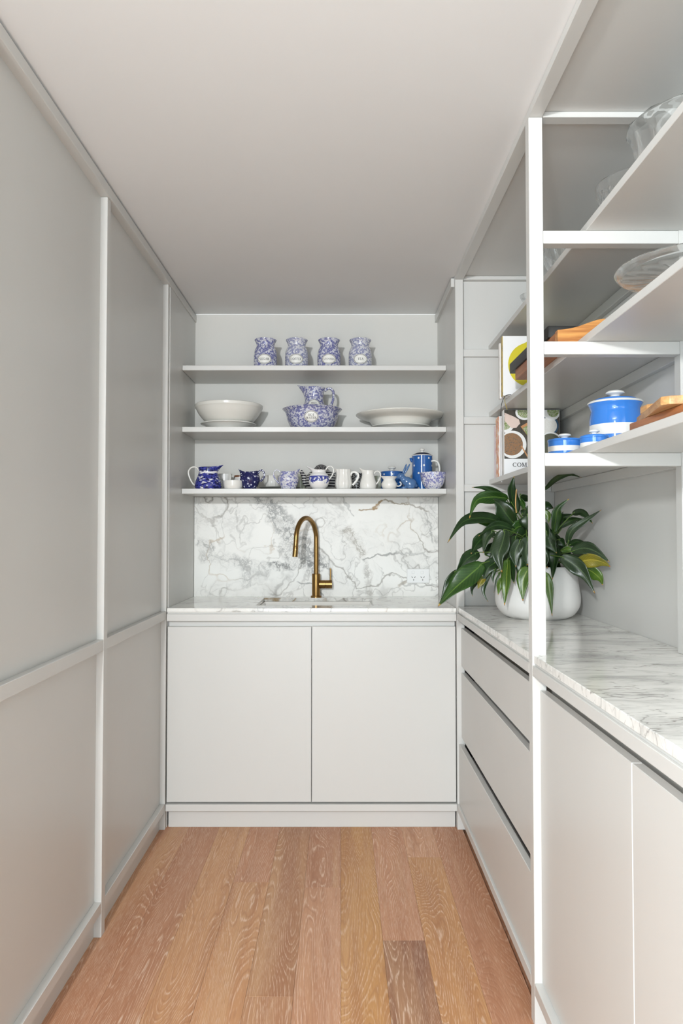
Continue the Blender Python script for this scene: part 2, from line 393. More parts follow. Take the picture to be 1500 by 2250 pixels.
def lathe_me(name, prof, seg=48, fn=None, idx=False):
    """revolve (r, z) points; fn(theta, r, z) -> (x, y, z) may reshape"""
    vs, fs, ring = [], [], []
    for ri, (r, z) in enumerate(prof):
        if r < 1e-6:
            ring.append([len(vs)]); vs.append((0, 0, z))
        else:
            row = []
            for k in range(seg):
                th = 2*PI*k/seg
                row.append(len(vs)); vs.append(fn(th, r, z, ri) if (fn and idx) else fn(th, r, z) if fn else (r*math.cos(th), r*math.sin(th), z))
            ring.append(row)
    for a, b in zip(ring, ring[1:]):
        if len(a) == 1 and len(b) == 1: continue
        for k in range(seg):
            j = (k+1) % seg
            if len(a) == 1: fs.append((a[0], b[j], b[k]))
            elif len(b) == 1: fs.append((a[k], a[j], b[0]))
            else: fs.append((a[k], a[j], b[j], b[k]))
    me = bpy.data.meshes.new(name); me.from_pydata(vs, [], fs)
    bm = bmesh.new(); bm.from_mesh(me); bmesh.ops.recalc_face_normals(bm, faces=bm.faces); bm.to_mesh(me); bm.free()
    return me
def smooth_prof(pts, n=5):
    """Catmull-Rom through the points"""
    out = []
    P = [pts[0]]+list(pts)+[pts[-1]]
    for i in range(1, len(P)-2):
        for k in range(n):
            t = k/n
            q = []
            for d in range(len(pts[0])):
                a, b, c, e = P[i-1][d], P[i][d], P[i+1][d], P[i+2][d]
                q.append(0.5*((2*b)+(-a+c)*t+(2*a-5*b+4*c-e)*t*t+(-a+3*b-3*c+e)*t**3))
            out.append(tuple(q))
    out.append(tuple(pts[-1])); return out
def vessel(outer, th=0.004, n=5):
    """outer wall profile -> closed hollow profile starting and ending on the axis"""
    o = smooth_prof(outer, n) if n else list(outer)
    inner = [(max(r-th, 0.001), z) for r, z in o if z > th*1.2]
    inner[-1] = (inner[-1][0], o[-1][1])
    floor_r = inner[0][0]
    return [(0, o[0][1])] + o + [(o[-1][0]-th*0.5, o[-1][1]+th*0.35)] + inner[::-1] + [(floor_r*0.6, th*1.2), (0, th*1.2)]
def tube_me(name, pts, rad, seg=10, n=6, cap=True):
    P = [Vector(p) for p in (smooth_prof([tuple(p) for p in pts], n) if n else pts)]
    N = len(P); R = rad if callable(rad) else (lambda t: rad)
    vs, fs = [], []
    T0 = (P[1]-P[0]).normalized(); ref = Vector((0, 0, 1)) if abs(T0.z) < 0.9 else Vector((0, 1, 0))
    nrm = (ref - T0*ref.dot(T0)).normalized()
    for i, p in enumerate(P):
        T = (P[min(i+1, N-1)]-P[max(i-1, 0)]).normalized()
        nrm = (nrm - T*nrm.dot(T)).normalized(); bn = T.cross(nrm)
        rr = R(i/(N-1))
        rx, ry = rr if isinstance(rr, tuple) else (rr, rr)
        for k in range(seg):
            a = 2*PI*k/seg; vs.append(tuple(p + nrm*rx*math.cos(a) + bn*ry*math.sin(a)))
    for i in range(N-1):
        for k in range(seg):
            j = (k+1) % seg
            fs.append((i*seg+k, i*seg+j, (i+1)*seg+j, (i+1)*seg+k))
    if cap: fs.append(tuple(range(seg))[::-1]); fs.append(tuple(range((N-1)*seg, N*seg)))
    me = bpy.data.meshes.new(name); me.from_pydata(vs, [], fs)
    bm = bmesh.new(); bm.from_mesh(me); bmesh.ops.recalc_face_normals(bm, faces=bm.faces); bm.to_mesh(me); bm.free()
    return me

# lettering: a small serif alphabet drawn as strokes ------------------
def glyphs(text, h):
    """list of quads [(x, y) * 4] and the total width, cap height h"""
    TK, TN, SF = 0.16, 0.065, 0.05
    quads = []; X = 0.0
    def seg(a, b, w):
        (x0, y0), (x1, y1) = a, b; dx, dy = x1-x0, y1-y0; L = math.hypot(dx, dy) or 1
        nx, ny = -dy/L*w/2, dx/L*w/2
        quads.append([((X+u)*h, v*h) for u, v in ((x0+nx, y0+ny), (x1+nx, y1+ny), (x1-nx, y1-ny), (x0-nx, y0-ny))])
    def poly(pts, ws):
        for i in range(len(pts)-1): seg(pts[i], pts[i+1], (ws[i]+ws[i+1])/2)
    def stem(x, w, top=True, bot=True, y0=0, y1=1):
        seg((x, y0), (x, y1), w)
        if bot: seg((x-w/2-0.09, y0+SF/2), (x+w/2+0.09, y0+SF/2), SF)
        if top: seg((x-w/2-0.09, y1-SF/2), (x+w/2+0.09, y1-SF/2), SF)
    def arc(cx, cy, rx, ry, a0, a1, n=16):
        pts, ws = [], []
        for k in range(n+1):
            a = math.radians(a0+(a1-a0)*k/n); pts.append((cx+rx*math.cos(a), cy+ry*math.sin(a)))
            ws.append(TN+(TK-TN)*abs(math.cos(a))**1.3)
        poly(pts, ws)
    for ch in text:
        w = 0.72
        if ch == ' ': w = 0.35
        elif ch == 'O': w = 0.9; arc(0.45, 0.5, 0.38, 0.48, 0, 360, 28)
        elif ch in 'CG':
            w = 0.84; arc(0.46, 0.5, 0.38, 0.48, 48, 318, 24); seg((0.735, 0.7), (0.735, 0.98), TN)
            if ch == 'G': stem(0.72, TK, True, False, 0.06, 0.44)
        elif ch == 'S':
            w = 0.62; poly([(0.52, 0.74), (0.50, 0.92), (0.32, 0.98), (0.14, 0.9), (0.1, 0.74), (0.2, 0.6), (0.4, 0.46), (0.54, 0.32), (0.52, 0.12), (0.32, 0.02), (0.14, 0.08), (0.09, 0.28)],
                           [TN, TN, TN, .1, TK, TK, TK, TK, .12, TN, TN, TN])
        elif ch == 'U': w = 0.88; stem(0.17, TK, True, False, 0.3, 1); stem(0.7, TN, True, False, 0.3, 1); arc(0.435, 0.32, 0.265, 0.3, 180, 360, 12)
        elif ch == 'H': w = 0.92; stem(0.2, TK); stem(0.72, TK); seg((0.2, 0.52), (0.72, 0.52), TN)
        elif ch == 'T': w = 0.76; stem(0.38, TK, False); seg((0.05, 0.97), (0.71, 0.97), TN); seg((0.07, 0.78), (0.07, 1), TN); seg((0.69, 0.78), (0.69, 1), TN)
        elif ch in 'EFL':
            w = 0.68; stem(0.18, TK, ch == 'L', True)
            if ch != 'L': seg((0.06, 0.97), (0.58, 0.97), TN); seg((0.56, 0.78), (0.56, 1), TN); seg((0.18, 0.52), (0.46, 0.52), TN)
            if ch != 'F': seg((0.18, 0.03), (0.6, 0.03), TN); seg((0.59, 0.0), (0.6, 0.24), TN)
        elif ch == 'I': w = 0.4; stem(0.2, TK)
        elif ch == 'N': w = 0.9; stem(0.16, TN); stem(0.74, TN, True, False); seg((0.15, 0.97), (0.74, 0.02), TK)
        elif ch == 'M': w = 1.04; stem(0.15, TN); stem(0.88, TK); seg((0.15, 0.98), (0.5, 0.04), TK); seg((0.5, 0.04), (0.86, 0.98), TN)
        elif ch == 'A': w = 0.84; seg((0.1, 0.02), (0.42, 1), TN); seg((0.42, 1), (0.74, 0.02), TK); seg((0.22, 0.34), (0.62, 0.34), TN); seg((0.0, 0.025), (0.22, 0.025), SF); seg((0.6, 0.025), (0.86, 0.025), SF)
        elif ch == 'W': w = 1.12; seg((0.08, 1), (0.34, 0), TK); seg((0.34, 0), (0.56, 0.95), TN); seg((0.56, 0.95), (0.8, 0), TK); seg((0.8, 0), (1.04, 1), TN); seg((0, .975), (0.2, .975), SF); seg((0.94, .975), (1.12, .975), SF)
        elif ch == 'Y': w = 0.84; seg((0.08, 1), (0.42, 0.45), TK); seg((0.42, 0.45), (0.76, 1), TN); stem(0.42, TK, False, True, 0, 0.48); seg((0, .975), (0.2, .975), SF); seg((0.66, .975), (0.86, .975), SF)
        elif ch == 'R':
            w = 0.84; stem(0.18, TK); arc(0.36, 0.755, 0.2, 0.225, -90, 90, 10); seg((0.18, 0.97), (0.36, 0.97), TN); seg((0.18, 0.53), (0.36, 0.53), TN); seg((0.38, 0.52), (0.74, 0.03), TK); seg((0.66, .025), (0.86, .025), SF)
        X += w+0.1
    return quads, (X-0.1)*h
def print_me(name, quads, fn):
    vs, fs = [], []
    for q in quads:
        b = len(vs); vs += [fn(*p) for p in q]; fs.append(tuple(range(b, b+len(q))))
    me = bpy.data.meshes.new(name); me.from_pydata(vs, [], fs); return me
def ellipse_quads(a, b, a2=0.0, b2=0.0, n=36, rings=5):
    q = []
    for k in range(n):
        t0, t1 = 2*PI*k/n, 2*PI*(k+1)/n
        for j in range(rings):
            f0, f1 = j/rings, (j+1)/rings
            ra0, ra1, rb0, rb1 = a2+(a-a2)*f0, a2+(a-a2)*f1, b2+(b-b2)*f0, b2+(b-b2)*f1
            q.append([(ra0*math.cos(t0), rb0*math.sin(t0)), (ra1*math.cos(t0), rb1*math.sin(t0)), (ra1*math.cos(t1), rb1*math.sin(t1)), (ra0*math.cos(t1), rb0*math.sin(t1))])
    return q
def prof_r(prof, z):
    best = 0
    for (r0, z0), (r1, z1) in zip(prof, prof[1:]):
        if z0 != z1 and min(z0, z1) <= z <= max(z0, z1):
            best = max(best, r0+(r1-r0)*(z-z0)/(z1-z0))
    return best
def on_vessel(prof, zc, off, phi0=-PI/2):
    """map label (x, y) onto the wall of a turned vessel, facing -Y"""
    def f(x, y):
        z = zc+y; r = prof_r(prof, z)+off; a = phi0 + x/r
        return (r*math.cos(a), r*math.sin(a), z)
    return f
def oval_label(root, prof, zc, a, b, lines, h, phi0=-PI/2):
    link('label_border', print_me('label_border', ellipse_quads(a, b), on_vessel(prof, zc, 0.0006, phi0)), BLACK, root)
    link('label_ring', print_me('label_ring', ellipse_quads(a*0.965, b*0.95, a*0.9, b*0.87, rings=1), on_vessel(prof, zc, 0.0011, phi0)), PAPER, root)
    o = link('label_plate', print_me('label_plate', ellipse_quads(a*0.85, b*0.8), on_vessel(prof, zc, 0.0012, phi0)), PAPER, root)
    q = []
    for i, tx in enumerate(lines):
        g, w = glyphs(tx, h); y0 = -h/2 + ((len(lines)-1)/2-i)*h*1.25
        q += [[(x-w/2, y+y0) for x, y in qq] for qq in g]
    link('lettering', print_me('lettering', q, on_vessel(prof, zc, 0.0019, phi0)), BLACK, o)

# ------------------------------------------------------------------ the room
XP, XS = -0.757, -0.735            # left panels / faces of the stiles on them
XL, XR = -0.733, 0.489             # inner faces of the sink recess
YF, YB = 3.12, 3.70                # cabinet front line, back wall
ZC = 2.347                         # ceiling
XW = 0.915                         # wall behind the open shelves
ZB = 0.925                         # bench top
ZR = 0.931                         # bench top on the right
L = [2.027, 1.738, 1.449]          # tops of the shelf bearers on the right

floor = box('floor', -1.5, 1.5, -1.25, 3.8, -0.06, -0.0165, OAK, None, 0)
floor['tone'] = 0.2
tag(floor, 'limed oak board floor running up to the sink cabinet', 'floor', kind='structure')
PW = 0.1278
joints = {-3: [0.55, 2.66], -1: [0.85, 2.62], -2: [2.012], 1: [0.3, 2.285], 2: [1.2, 2.86]}
TONES = {(-4, False): 0.45, (-3, False): 0.66, (-3, True): 0.05, (-2, True): 0.88, (-2, False): 0.84, (-1, True): 0.18, (-1, False): 0.33, (0, False): 0.55, (1, False): 0.74, (1, True): 0.74, (2, True): 0.36, (2, False): 0.6, (3, False): 0.1, (-5, False): 0.2, (-6, False): 0.12}
for k in range(-11, 11):
    x0, x1 = 0.001+PW*k, 0.001+PW*(k+1)
    js = joints.get(k, [0.2+((k*0.618) % 1.0)*1.3])
    ys = [-1.24]+[j for j in js if j > -1]+[3.3]
    for a, b in zip(ys, ys[1:]):
        if x0 < -0.80 or x1 > 0.62: b = min(b, -0.2)
        if b - a < 0.05: continue
        fb_ = box('floor_board', x0+0.0002, x1-0.0002, a+0.0002, b-0.0002, -0.016, 0.0, OAK, floor, 0.0004)
        fb_['tone'] = 1.0 if (k == 1 and a < 2.0 and b > 1.0) else TONES.get((k, a > 1.9), 0.05+((k*0.37+a) % 1.0)*0.75)
ceiling = box('ceiling', -1.6, 1.6, -1.25, 3.9, ZC, ZC+0.1, WHITE, None, 0)
tag(ceiling, 'flat white ceiling over the pantry', 'ceiling', kind='structure')
wb = box('wall_back', -0.9, 1.05, YB, YB+0.1, -0.05, ZC, WALLP, None, 0)
tag(wb, 'pale grey painted back wall behind the floating shelves', 'wall', kind='structure')
wr = thing('wall_right', 'pale grey panelled wall behind the open shelving', 'wall', (XW, 1.9, 0), kind='structure')
box('panel', XW, XW+0.1, -0.5, 3.8, -0.05, ZC, PAINT, wr, 0)
tr = box('trim_1', XL, XR, YB-0.004, YB, ZC-0.004, ZC, plain('white_bead', rgb(246, 246, 244), 0.5), None, 0)
tag(tr, 'thin white bead where back wall meets ceiling', 'trim', kind='structure')

wl = thing('wall_left', 'pale grey panelled wall with raised stiles and rails', 'wall', (XP, 1.9, 0), kind='structure')
box('backing', XP-0.1, XP-0.012, -0.17, 3.8, -0.05, ZC, PAINT, wl, 0)
ST = [(-0.17, -0.135), (0.66, 0.695), (1.475, 1.51), (2.30, 2.335), (3.12, 3.152)]
for (a, b) in ST:
    box('stile', XP-0.012, XS, a, b, 0, 2.303, PAINT, wl)
for (a0, a1), (b0, b1) in zip(ST, ST[1:]):
    box('panel', XP-0.012, XP, a1+0.0005, b0-0.0005, 0.09, 0.895, PAINT, wl, 0)
    box('panel', XP-0.012, XP, a1+0.0005, b0-0.0005, 0.896, 2.305, PAINT, wl, 0)
    box('rail', XP-0.0005, XS-0.0005, a1, b0, 0.877, 0.912, PAINT, wl)
    box('bottom_rail', XP-0.0005, XS-0.0005, a1, b0, 0.075, 0.108, PAINT, wl)
    box('plinth', XP-0.012, XP-0.001, a1, b0, 0, 0.089, PAINT, wl, 0)
box('top_rail', XP-0.012, XS+0.007, -0.17, 3.12, 2.3035, 2.3365, PAINT, wl)
box('top_rail', XP-0.012, XS+0.007, 3.1201, YB-0.001, 2.3035, 2.3365, PAINT, wl)
box('recess_panel', XL-0.02, XL, YF+0.0325, YB-0.001, 0, 2.303, PAINT, wl, 0)
we = thing('wall_end', 'pale grey panel closing the right side of the sink recess', 'wall', (XR, YF, 0), kind='structure')
box('recess_panel', XR, XR+0.03, YF+0.031, YB-0.001, 0, 2.325, PAINT, we, 0)
box('stile', XR, XR+0.034, YF, YF+0.0305, 0, 2.325, PAINT, we)
box('top_rail', XR-0.013, XR+0.01, YF+0.033, YB-0.001, 2.3035, 2.341, PAINT, we)
# end panel of the open shelving with its bearers
box('end_panel', XR+0.0345, XW-0.001, YF+0.031, YF+0.05, ZR+0.0005, 2.34, PAINT, we, 0)
for z in L: box('end_rail', XR+0.0345, XW-0.019, YF+0.012, YF+0.0305, z-0.031, z, PAINT, we)
box('end_rail', XR+0.0345, XW-0.001, YF+0.004, YF+0.0305, 2.325, 2.3405, PAINT, we)

# ------------------------------------------------------------------ sink recess joinery
def base_unit(root, x0, x1, y0, y1, face): pass
sc_ = thing('sink_cabinet', 'pale grey sink cabinet with two plain handleless doors', 'cabinet', (-0.122, YF, 0))
box('carcass', XL+0.004, XR-0.004, YF+0.032, YB-0.02, 0.076, 0.70, CARCASS, sc_, 0)
box('finger_pull_back', XL+0.004, XR-0.004, YF+0.0285, YF+0.0315, 0.705, 0.868, PAINT, sc_, 0)
box('top_rail', XL+0.0005, XR-0.0008, YF-0.001, YF+0.03, 0.870, 0.9005, PAINT, sc_)
box('packer_strip', XL+0.002, XR-0.002, YF+0.004, YF+0.03, 0.901, 0.9085, PAINT, sc_, 0)
box('door', XL+0.003, -0.1235, YF+0.006, YF+0.0275, 0.1135, 0.846, PAINT, sc_)
box('door', -0.1205, XR-0.004, YF+0.006, YF+0.0275, 0.1135, 0.847, PAINT, sc_)
box('bottom_rail', XL+0.0005, XR-0.0008, YF-0.001, YF+0.03, 0.077, 0.106, PAINT, sc_)
box('kickboard', XL+0.006, XR-0.005, YF+0.031, YF+0.045, 0.001, 0.075, PAINT, sc_, 0)
HX0, HX1, HY0, HY1 = -0.372, 0.147, 3.235, 3.60
bt = slab('benchtop', [(XL+0.0008, YF), (XR-0.0008, YB-0.0125)], ZB-0.0165, ZB, BEN_M, hole=(HX0, HX1, HY0, HY1))
tag(bt, 'grey veined white marble benchtop around the undermount sink', 'benchtop')
sp = slab('splashback', [(XL+0.001, YB-0.012), (XR-0.001, YB-0.012), (XR-0.001, YB-0.0005), (XL+0.001, YB-0.0005)], ZB-0.016, 1.4215, SPL_M)
tag(sp, 'grey and gold veined marble splashback behind the tap', 'splashback')
# sink bowl
def sink():
    bm = bmesh.new(); t = 0.012
    x0, x1, y0, y1, zt, zb = HX0+0.004, HX1-0.004, HY0+0.004, HY1-0.004, ZB-0.017, 0.72
    rings = []
    for (dx, z) in ((-0.02, zt), (0.0, zt), (0.004, zt-0.01), (0.012, zb+0.02), (0.03, zb)):
        rings.append([bm.verts.new((a, b, z)) for a, b in ((x0+dx, y0+dx), (x1-dx, y0+dx), (x1-dx, y1-dx), (x0+dx, y1-dx))])
    low = [bm.verts.new((a, b, zb-0.012)) for a, b in ((x0+.01, y0+.01), (x1-.01, y0+.01), (x1-.01, y1-.01), (x0+.01, y1-.01))]
    out = [bm.verts.new((a, b, zt-0.012)) for a, b in ((x0-.02, y0-.02), (x1+.02, y0-.02), (x1+.02, y1+.02), (x0-.02, y1+.02))]
    seq = [low, out]+rings
    for A, B in zip(seq, seq[1:]):
        for k in range(4): bm.faces.new([A[k], A[(k+1) % 4], B[(k+1) % 4], B[k]])
    bm.faces.new(rings[-1]); bm.faces.new(low[::-1])
    bmesh.ops.recalc_face_normals(bm, faces=bm.faces)
    return mesh_of(bm, 'sink')
sk = thing('kitchen_sink', 'white undermount sink set below the marble benchtop', 'sink', ((HX0+HX1)/2, 3.42, 0.708))
o = link('basin', sink(), WCER, sk); o.location = -world(sk)
o = link('drain', lathe_me('drain', [(0, 0), (0.04, 0), (0.042, 0.002), (0.03, 0.003), (0.0, 0.001)], 28), BRASS, sk, 30); o.location = (0, 0, 0.0125)
# tap
TX, TY = -0.1205, 3.642
tp = thing('kitchen_tap', 'aged brass gooseneck mixer tap on the marble benchtop', 'tap', (TX, TY, ZB))
link('base_flange', lathe_me('base_flange', [(0, 0), (0.0265, 0), (0.0265, 0.0065), (0.024, 0.0085), (0, 0.0085)], 36), BRASS, tp, 30)
link('body', lathe_me('body', [(0, 0.008), (0.0205, 0.008), (0.0205, 0.114), (0.019, 0.116), (0, 0.116)], 36), BRASS, tp, 30)
du = Vector((-0.088, -0.19, 0)).normalized(); RR = 0.1045
cz = 1.325-ZB-0.0115-RR
pts = [Vector((0, 0, 0.11)), Vector((0, 0, cz*0.6)), Vector((0, 0, cz))]
for k in range(1, 13):
    a = PI*k/12*1.0; pts.append(du*(RR-RR*math.cos(a)) + Vector((0, 0, cz+RR*math.sin(a))))
pts.append(du*(2*RR+0.003)+Vector((0, 0, cz-0.028)))
link('spout', tube_me('spout', pts, 0.0113, 20, 4), BRASS, tp, 40)
e0 = du*(2*RR+0.003)+Vector((0, 0, cz-0.0285)); e1 = du*(2*RR+0.011)+Vector((0, 0, cz-0.079))
hd = link('spray_head', tube_me('spray_head', [e0, e0.lerp(e1, 0.5), e1], lambda t: 0.0125 if t > 0.04 else 0.0118, 20, 4), BRASS, tp, 40)
bt_ = lathe_me('spray_button', [(0, 0), (0.0035, 0), (0.0035, 0.002), (0, 0.0025)], 14)
o = link('spray_button', bt_, BRASS, hd, 30); o.location = e0.lerp(e1, 0.35)+Vector((0.001, -0.0125, 0)); o.rotation_euler = (PI/2, 0, 0)
hb = link('handle_barrel', tube_me('handle_barrel', [(0.015, 0, 0.064), (0.046, 0, 0.064)], 0.0205, 28, 0), BRASS, tp, 40)
link('handle_cap', tube_me('handle_cap', [(0.0468, 0, 0.064), (0.078, 0, 0.064)], 0.0205, 28, 0), BRASS, tp, 40)
link('lever', tube_me('lever', [(0.0705, 0, 0.08), (0.0705, 0, 0.142)], 0.0042, 14, 0), BRASS, tp, 40)
# power outlet
po = thing('power_outlet', 'white double power outlet on the marble splashback', 'outlet', (0.386, YB-0.0125, 1.0275))
bm = bmesh.new(); box_bm(bm, -0.0565, 0.0565, -0.0095, 0, -0.0365, 0.0365, 0.003); link('plate', mesh_of(bm, 'plate'), PLASTIC, po)
for xc in (-0.0225, 0.0225):
    bm = bmesh.new(); box_bm(bm, xc-0.0105, xc+0.0045, -0.0125, -0.0095, 0.0105, 0.0255, 0.0015); link('switch', mesh_of(bm, 'switch'), PLASTIC, po)
    for (sx, sz, a) in ((-0.0075, -0.006, -0.6), (0.0065, -0.006, 0.6), (0, -0.0195, 0)):
        bm = bmesh.new(); box_bm(bm, -0.0013, 0.0013, -0.0102, -0.0094, -0.0042, 0.0042)
        o = link('socket_slot', mesh_of(bm, 'socket_slot'), SLOT, po); o.location = (xc+sx, 0, sz); o.rotation_euler = (0, a, 0)
# floating shelves
SHZ = [2.018, 1.732, 1.446]
SY0 = 3.395
for z, lb in zip(SHZ, ('pale grey floating shelf carrying the four storage jars', 'pale grey floating shelf carrying the jug in its basin and white bowls',
                       'pale grey floating shelf carrying the row of small jugs above the splashback')):
    s = box('wall_shelf', XL+0.0008, XR-0.0008, SY0, YB-0.0008, z-0.0235, z, PAINT, None, 0.0015)
    tag(s, lb, 'shelf', 'floating shelves over the sink')

# ------------------------------------------------------------------ right-hand run: drawers, cupboard, bench, open shelving
PY0, PY1 = 1.89, 1.925
XD = 0.5075
dc = thing('drawer_cabinet', 'pale grey drawer cabinet with three drawers, lowest slightly open', 'cabinet', (0.7, 2.5, 0))
box('carcass', XD+0.055, XW-0.003, PY1+0.001, YF-0.001, 0.076, 0.9, CARCASS, dc, 0)
box('top_rail', XR, XD+0.02, PY1+0.0005, YF-0.0005, 0.878, 0.905, PAINT, dc)
box('packer_strip', XR+0.006, XD+0.02, PY1+0.0005, YF-0.0005, 0.9052, 0.9103, PAINT, dc, 0)
for z0, z1, dx in ((0.682, 0.842, 0), (0.384, 0.655, 0), (0.110, 0.357, -0.011)):
    d = box('drawer', XD+dx, XD+dx+0.02, PY1+0.004, YF-0.003, z0, z1, PAINT, dc)
    box('drawer_box', XD+dx+0.0205, XD+dx+0.05, PY1+0.03, YF-0.03, z0+0.03, z1-0.045, CARCASS, dc, 0)
box('bottom_rail', XR, XD+0.015, PY1+0.0005, YF-0.0005, 0.078, 0.1085, PAINT, dc)
box('plinth', XD+0.02, XD+0.035, PY1+0.0005, YF-0.0005, 0.001, 0.0775, PAINT, dc, 0)
cp = thing('cupboard', 'pale grey base cupboard with plain handleless doors in front of the drawers', 'cabinet', (0.7, 1.3, 0))
box('carcass', XD+0.03, XW-0.003, -0.46, PY0-0.001, 0.076, 0.9, CARCASS, cp, 0)
box('top_rail', XR, XD+0.02, -0.46, PY0-0.0005, 0.878, 0.905, PAINT, cp)
box('packer_strip', XR+0.006, XD+0.02, -0.46, PY0-0.0005, 0.9052, 0.9103, PAINT, cp, 0)
box('door', XD, XD+0.02, 1.2985, PY0-0.003, 0.110, 0.842, PAINT, cp)
for i in range(3): box('door', XD, XD+0.02, 0.71-0.588*i, 1.2955-0.588*i, 0.110, 0.842, PAINT, cp)
box('bottom_rail', XR, XD+0.015, -0.46, PY0-0.0005, 0.078, 0.1085, PAINT, cp)
box('plinth', XD+0.02, XD+0.035, -0.46, PY0-0.0005, 0.001, 0.0775, PAINT, cp, 0)
XM = 0.4925
rb = slab('benchtop', [(XM, -0.46), (XW-0.002, -0.46), (XW-0.002, YF+0.0305), (XR+0.0345, YF+0.0305), (XR+0.0345, YF-0.0005), (XM, YF-0.0005),
    (XM, PY1+0.0005), (0.5255, PY1+0.0005), (0.5255, PY0-0.0005), (XM, PY0-0.0005)], ZR-0.0205, ZR, BEN_R)
tag(rb, 'streaky grey and white marble bench under the potted plant', 'benchtop')
os_ = thing('open_shelving', 'pale grey open shelving frame rising from the marble bench', 'shelving', (0.7, 1.9, 0))
for (a, b) in ((PY0, PY1), (-0.50, -0.465)):
    box('post', XR, 0.525, a, b, 0, 2.325, PAINT, os_)
    box('back_stile', XW-0.0385, XW-0.0005, a, b, ZR+0.0005, 2.325, PAINT, os_)
    for z in L: box('cross_bar', 0.5255, XW-0.039, a, b, z-0.034, z-0.0005, PAINT, os_)
    box('cross_bar', 0.5255, XW-0.0005, a, b, 2.3255, 2.3405, PAINT, os_)
box('front_rail', XR, 0.525, -0.50, YF+0.03, 2.3255, ZC-0.0005, PAINT, os_)
box('soffit', 0.5255, XW-0.0005, -0.50, YF+0.05, 2.341, 2.3465, PAINT, os_, 0)
for z in L:
    box('shelf', 0.636, XW-0.001, -0.50, YF+0.0305, z, z+0.02, PAINT, os_)
    for a, b in ((-0.4645, PY0-0.0005), (PY1+0.0005, YF+0.0115)):
        box('back_rail', XW-0.019, XW-0.0005, a, b, z-0.033, z-0.0005, PAINT, os_)
SZ = [z+0.02 for z in L]
# ------------------------------------------------------------------ crockery on the floating shelves
def knob(name, r, h, mat, root, z):
    me = lathe_me(name, smooth_prof([(0.0, 0), (r*0.62, 0.0), (r*0.5, h*0.3), (r*0.95, h*0.55), (r, h*0.75), (r*0.7, h*0.97), (0, h)], 4), 24)
    o = link(name, me, mat, root, 60); o.location = (0, 0, z); return o
def jar(cx, mat, text, label, lid=False, rz=0.0, Y=3.53):
    t = thing('storage_jar', label, 'jar', ((cx-748)*Y/FPX, Y, SHZ[0]), 'storage jars on the top shelf')
    outer = [(0.045, 0), (0.0545, 0.004), (0.0555, 0.03), (0.0555, 0.075), (0.052, 0.1), (0.0445, 0.117), (0.0425, 0.124), (0.046, 0.138), (0.0515, 0.148), (0.0525, 0.152)]
    p = vessel(outer, 0.005)
    link('body', lathe_me('body', p, 56), mat, t, 50)
    oval_label(t, smooth_prof(outer, 5), 0.049, 0.036, 0.0245, [text], 0.0108 if len(text) < 8 else 0.0086)
    if lid:
        l = link('lid', lathe_me('lid', [(0, 0.15), (0.045, 0.15), (0.047, 0.153), (0.03, 0.1565), (0.012, 0.158), (0, 0.158)], 40), mat, t, 40)
        knob('lid_knob', 0.011, 0.009, mat, l, 0.1575)
    return t
jar(582, CAL, 'SUGAR', 'violet floral storage jar with oval label reading SUGAR')
jar(651, CAL2, 'COFFEE', 'lidded pale violet floral storage jar with oval label reading COFFEE', True)
jar(722.5, CAL, 'UTENSILS', 'violet floral storage jar with oval label reading UTENSILS')
jar(791.5, CAL2, 'TEA', 'pale violet floral storage jar with oval label reading TEA')

# middle shelf
def turned(name, label, cat, loc, outer, mat, th=0.005, seg=64, group=None, n=5, fn=None):
    t = thing(name, label, cat, loc, group)
    link('body', lathe_me('body', vessel(outer, th, n), seg, fn), mat, t, 50)
    return t
Z2 = SHZ[1]; Yb = 3.54
xb = lambda p, Y=Yb: (p-748)*Y/FPX
turned('serving_plate', 'small white footed plate under the white salad bowl', 'plate', (xb(501), Yb, Z2),
       [(0.085, 0), (0.088, 0.003), (0.095, 0.012), (0.118, 0.026), (0.131, 0.030), (0.1325, 0.033)], WCER, 0.005)
turned('salad_bowl', 'large white salad bowl standing on a small plate', 'bowl', (xb(502), Yb, Z2+0.0265),
       [(0.07, -0.018), (0.076, -0.016), (0.09, -0.004), (0.116, 0.018), (0.141, 0.048), (0.157, 0.076), (0.1615, 0.083), (0.1625, 0.095)], CREAM, 0.0055)
B = [(0.086, 0), (0.091, 0.004), (0.106, 0.022), (0.119, 0.05), (0.125, 0.075), (0.131, 0.091), (0.14, 0.1), (0.1435, 0.104)]
t = turned('wash_basin', 'violet floral wash basin labelled HOT WATER holding a jug', 'basin', (xb(685.5), Yb, Z2), B, CAL, 0.005)
oval_label(t, smooth_prof(B, 5), 0.053, 0.034, 0.027, ['HOT', 'WATER'], 0.0105)
def spouted(outer, th, s, ln, lift, hz, seg=56, sharp=3.0, ribs=0, ribamp=0.0, scal=0.0):
    """vessel profile whose rim is drawn out into a spout along s*X"""
    prof = vessel(outer, th); H = max(z for r, z in outer)
    def fn(th_, r, z):
        d = math.cos(th_)*s
        w = max(0.0, d)**sharp
        h = max(0.0, (z-hz)/(H-hz)); h = h*h
        rr = r*(1+(ribamp*math.cos(ribs*th_) if ribs else 0))
        x, y = rr*math.cos(th_), rr*math.sin(th_)
        x += s*ln*w*h; y *= 1-0.55*w*h
        back = max(0.0, -d)**2
        return (x, y, z + lift*w*h + scal*h*back)
    return lathe_me('body', prof, seg, fn)
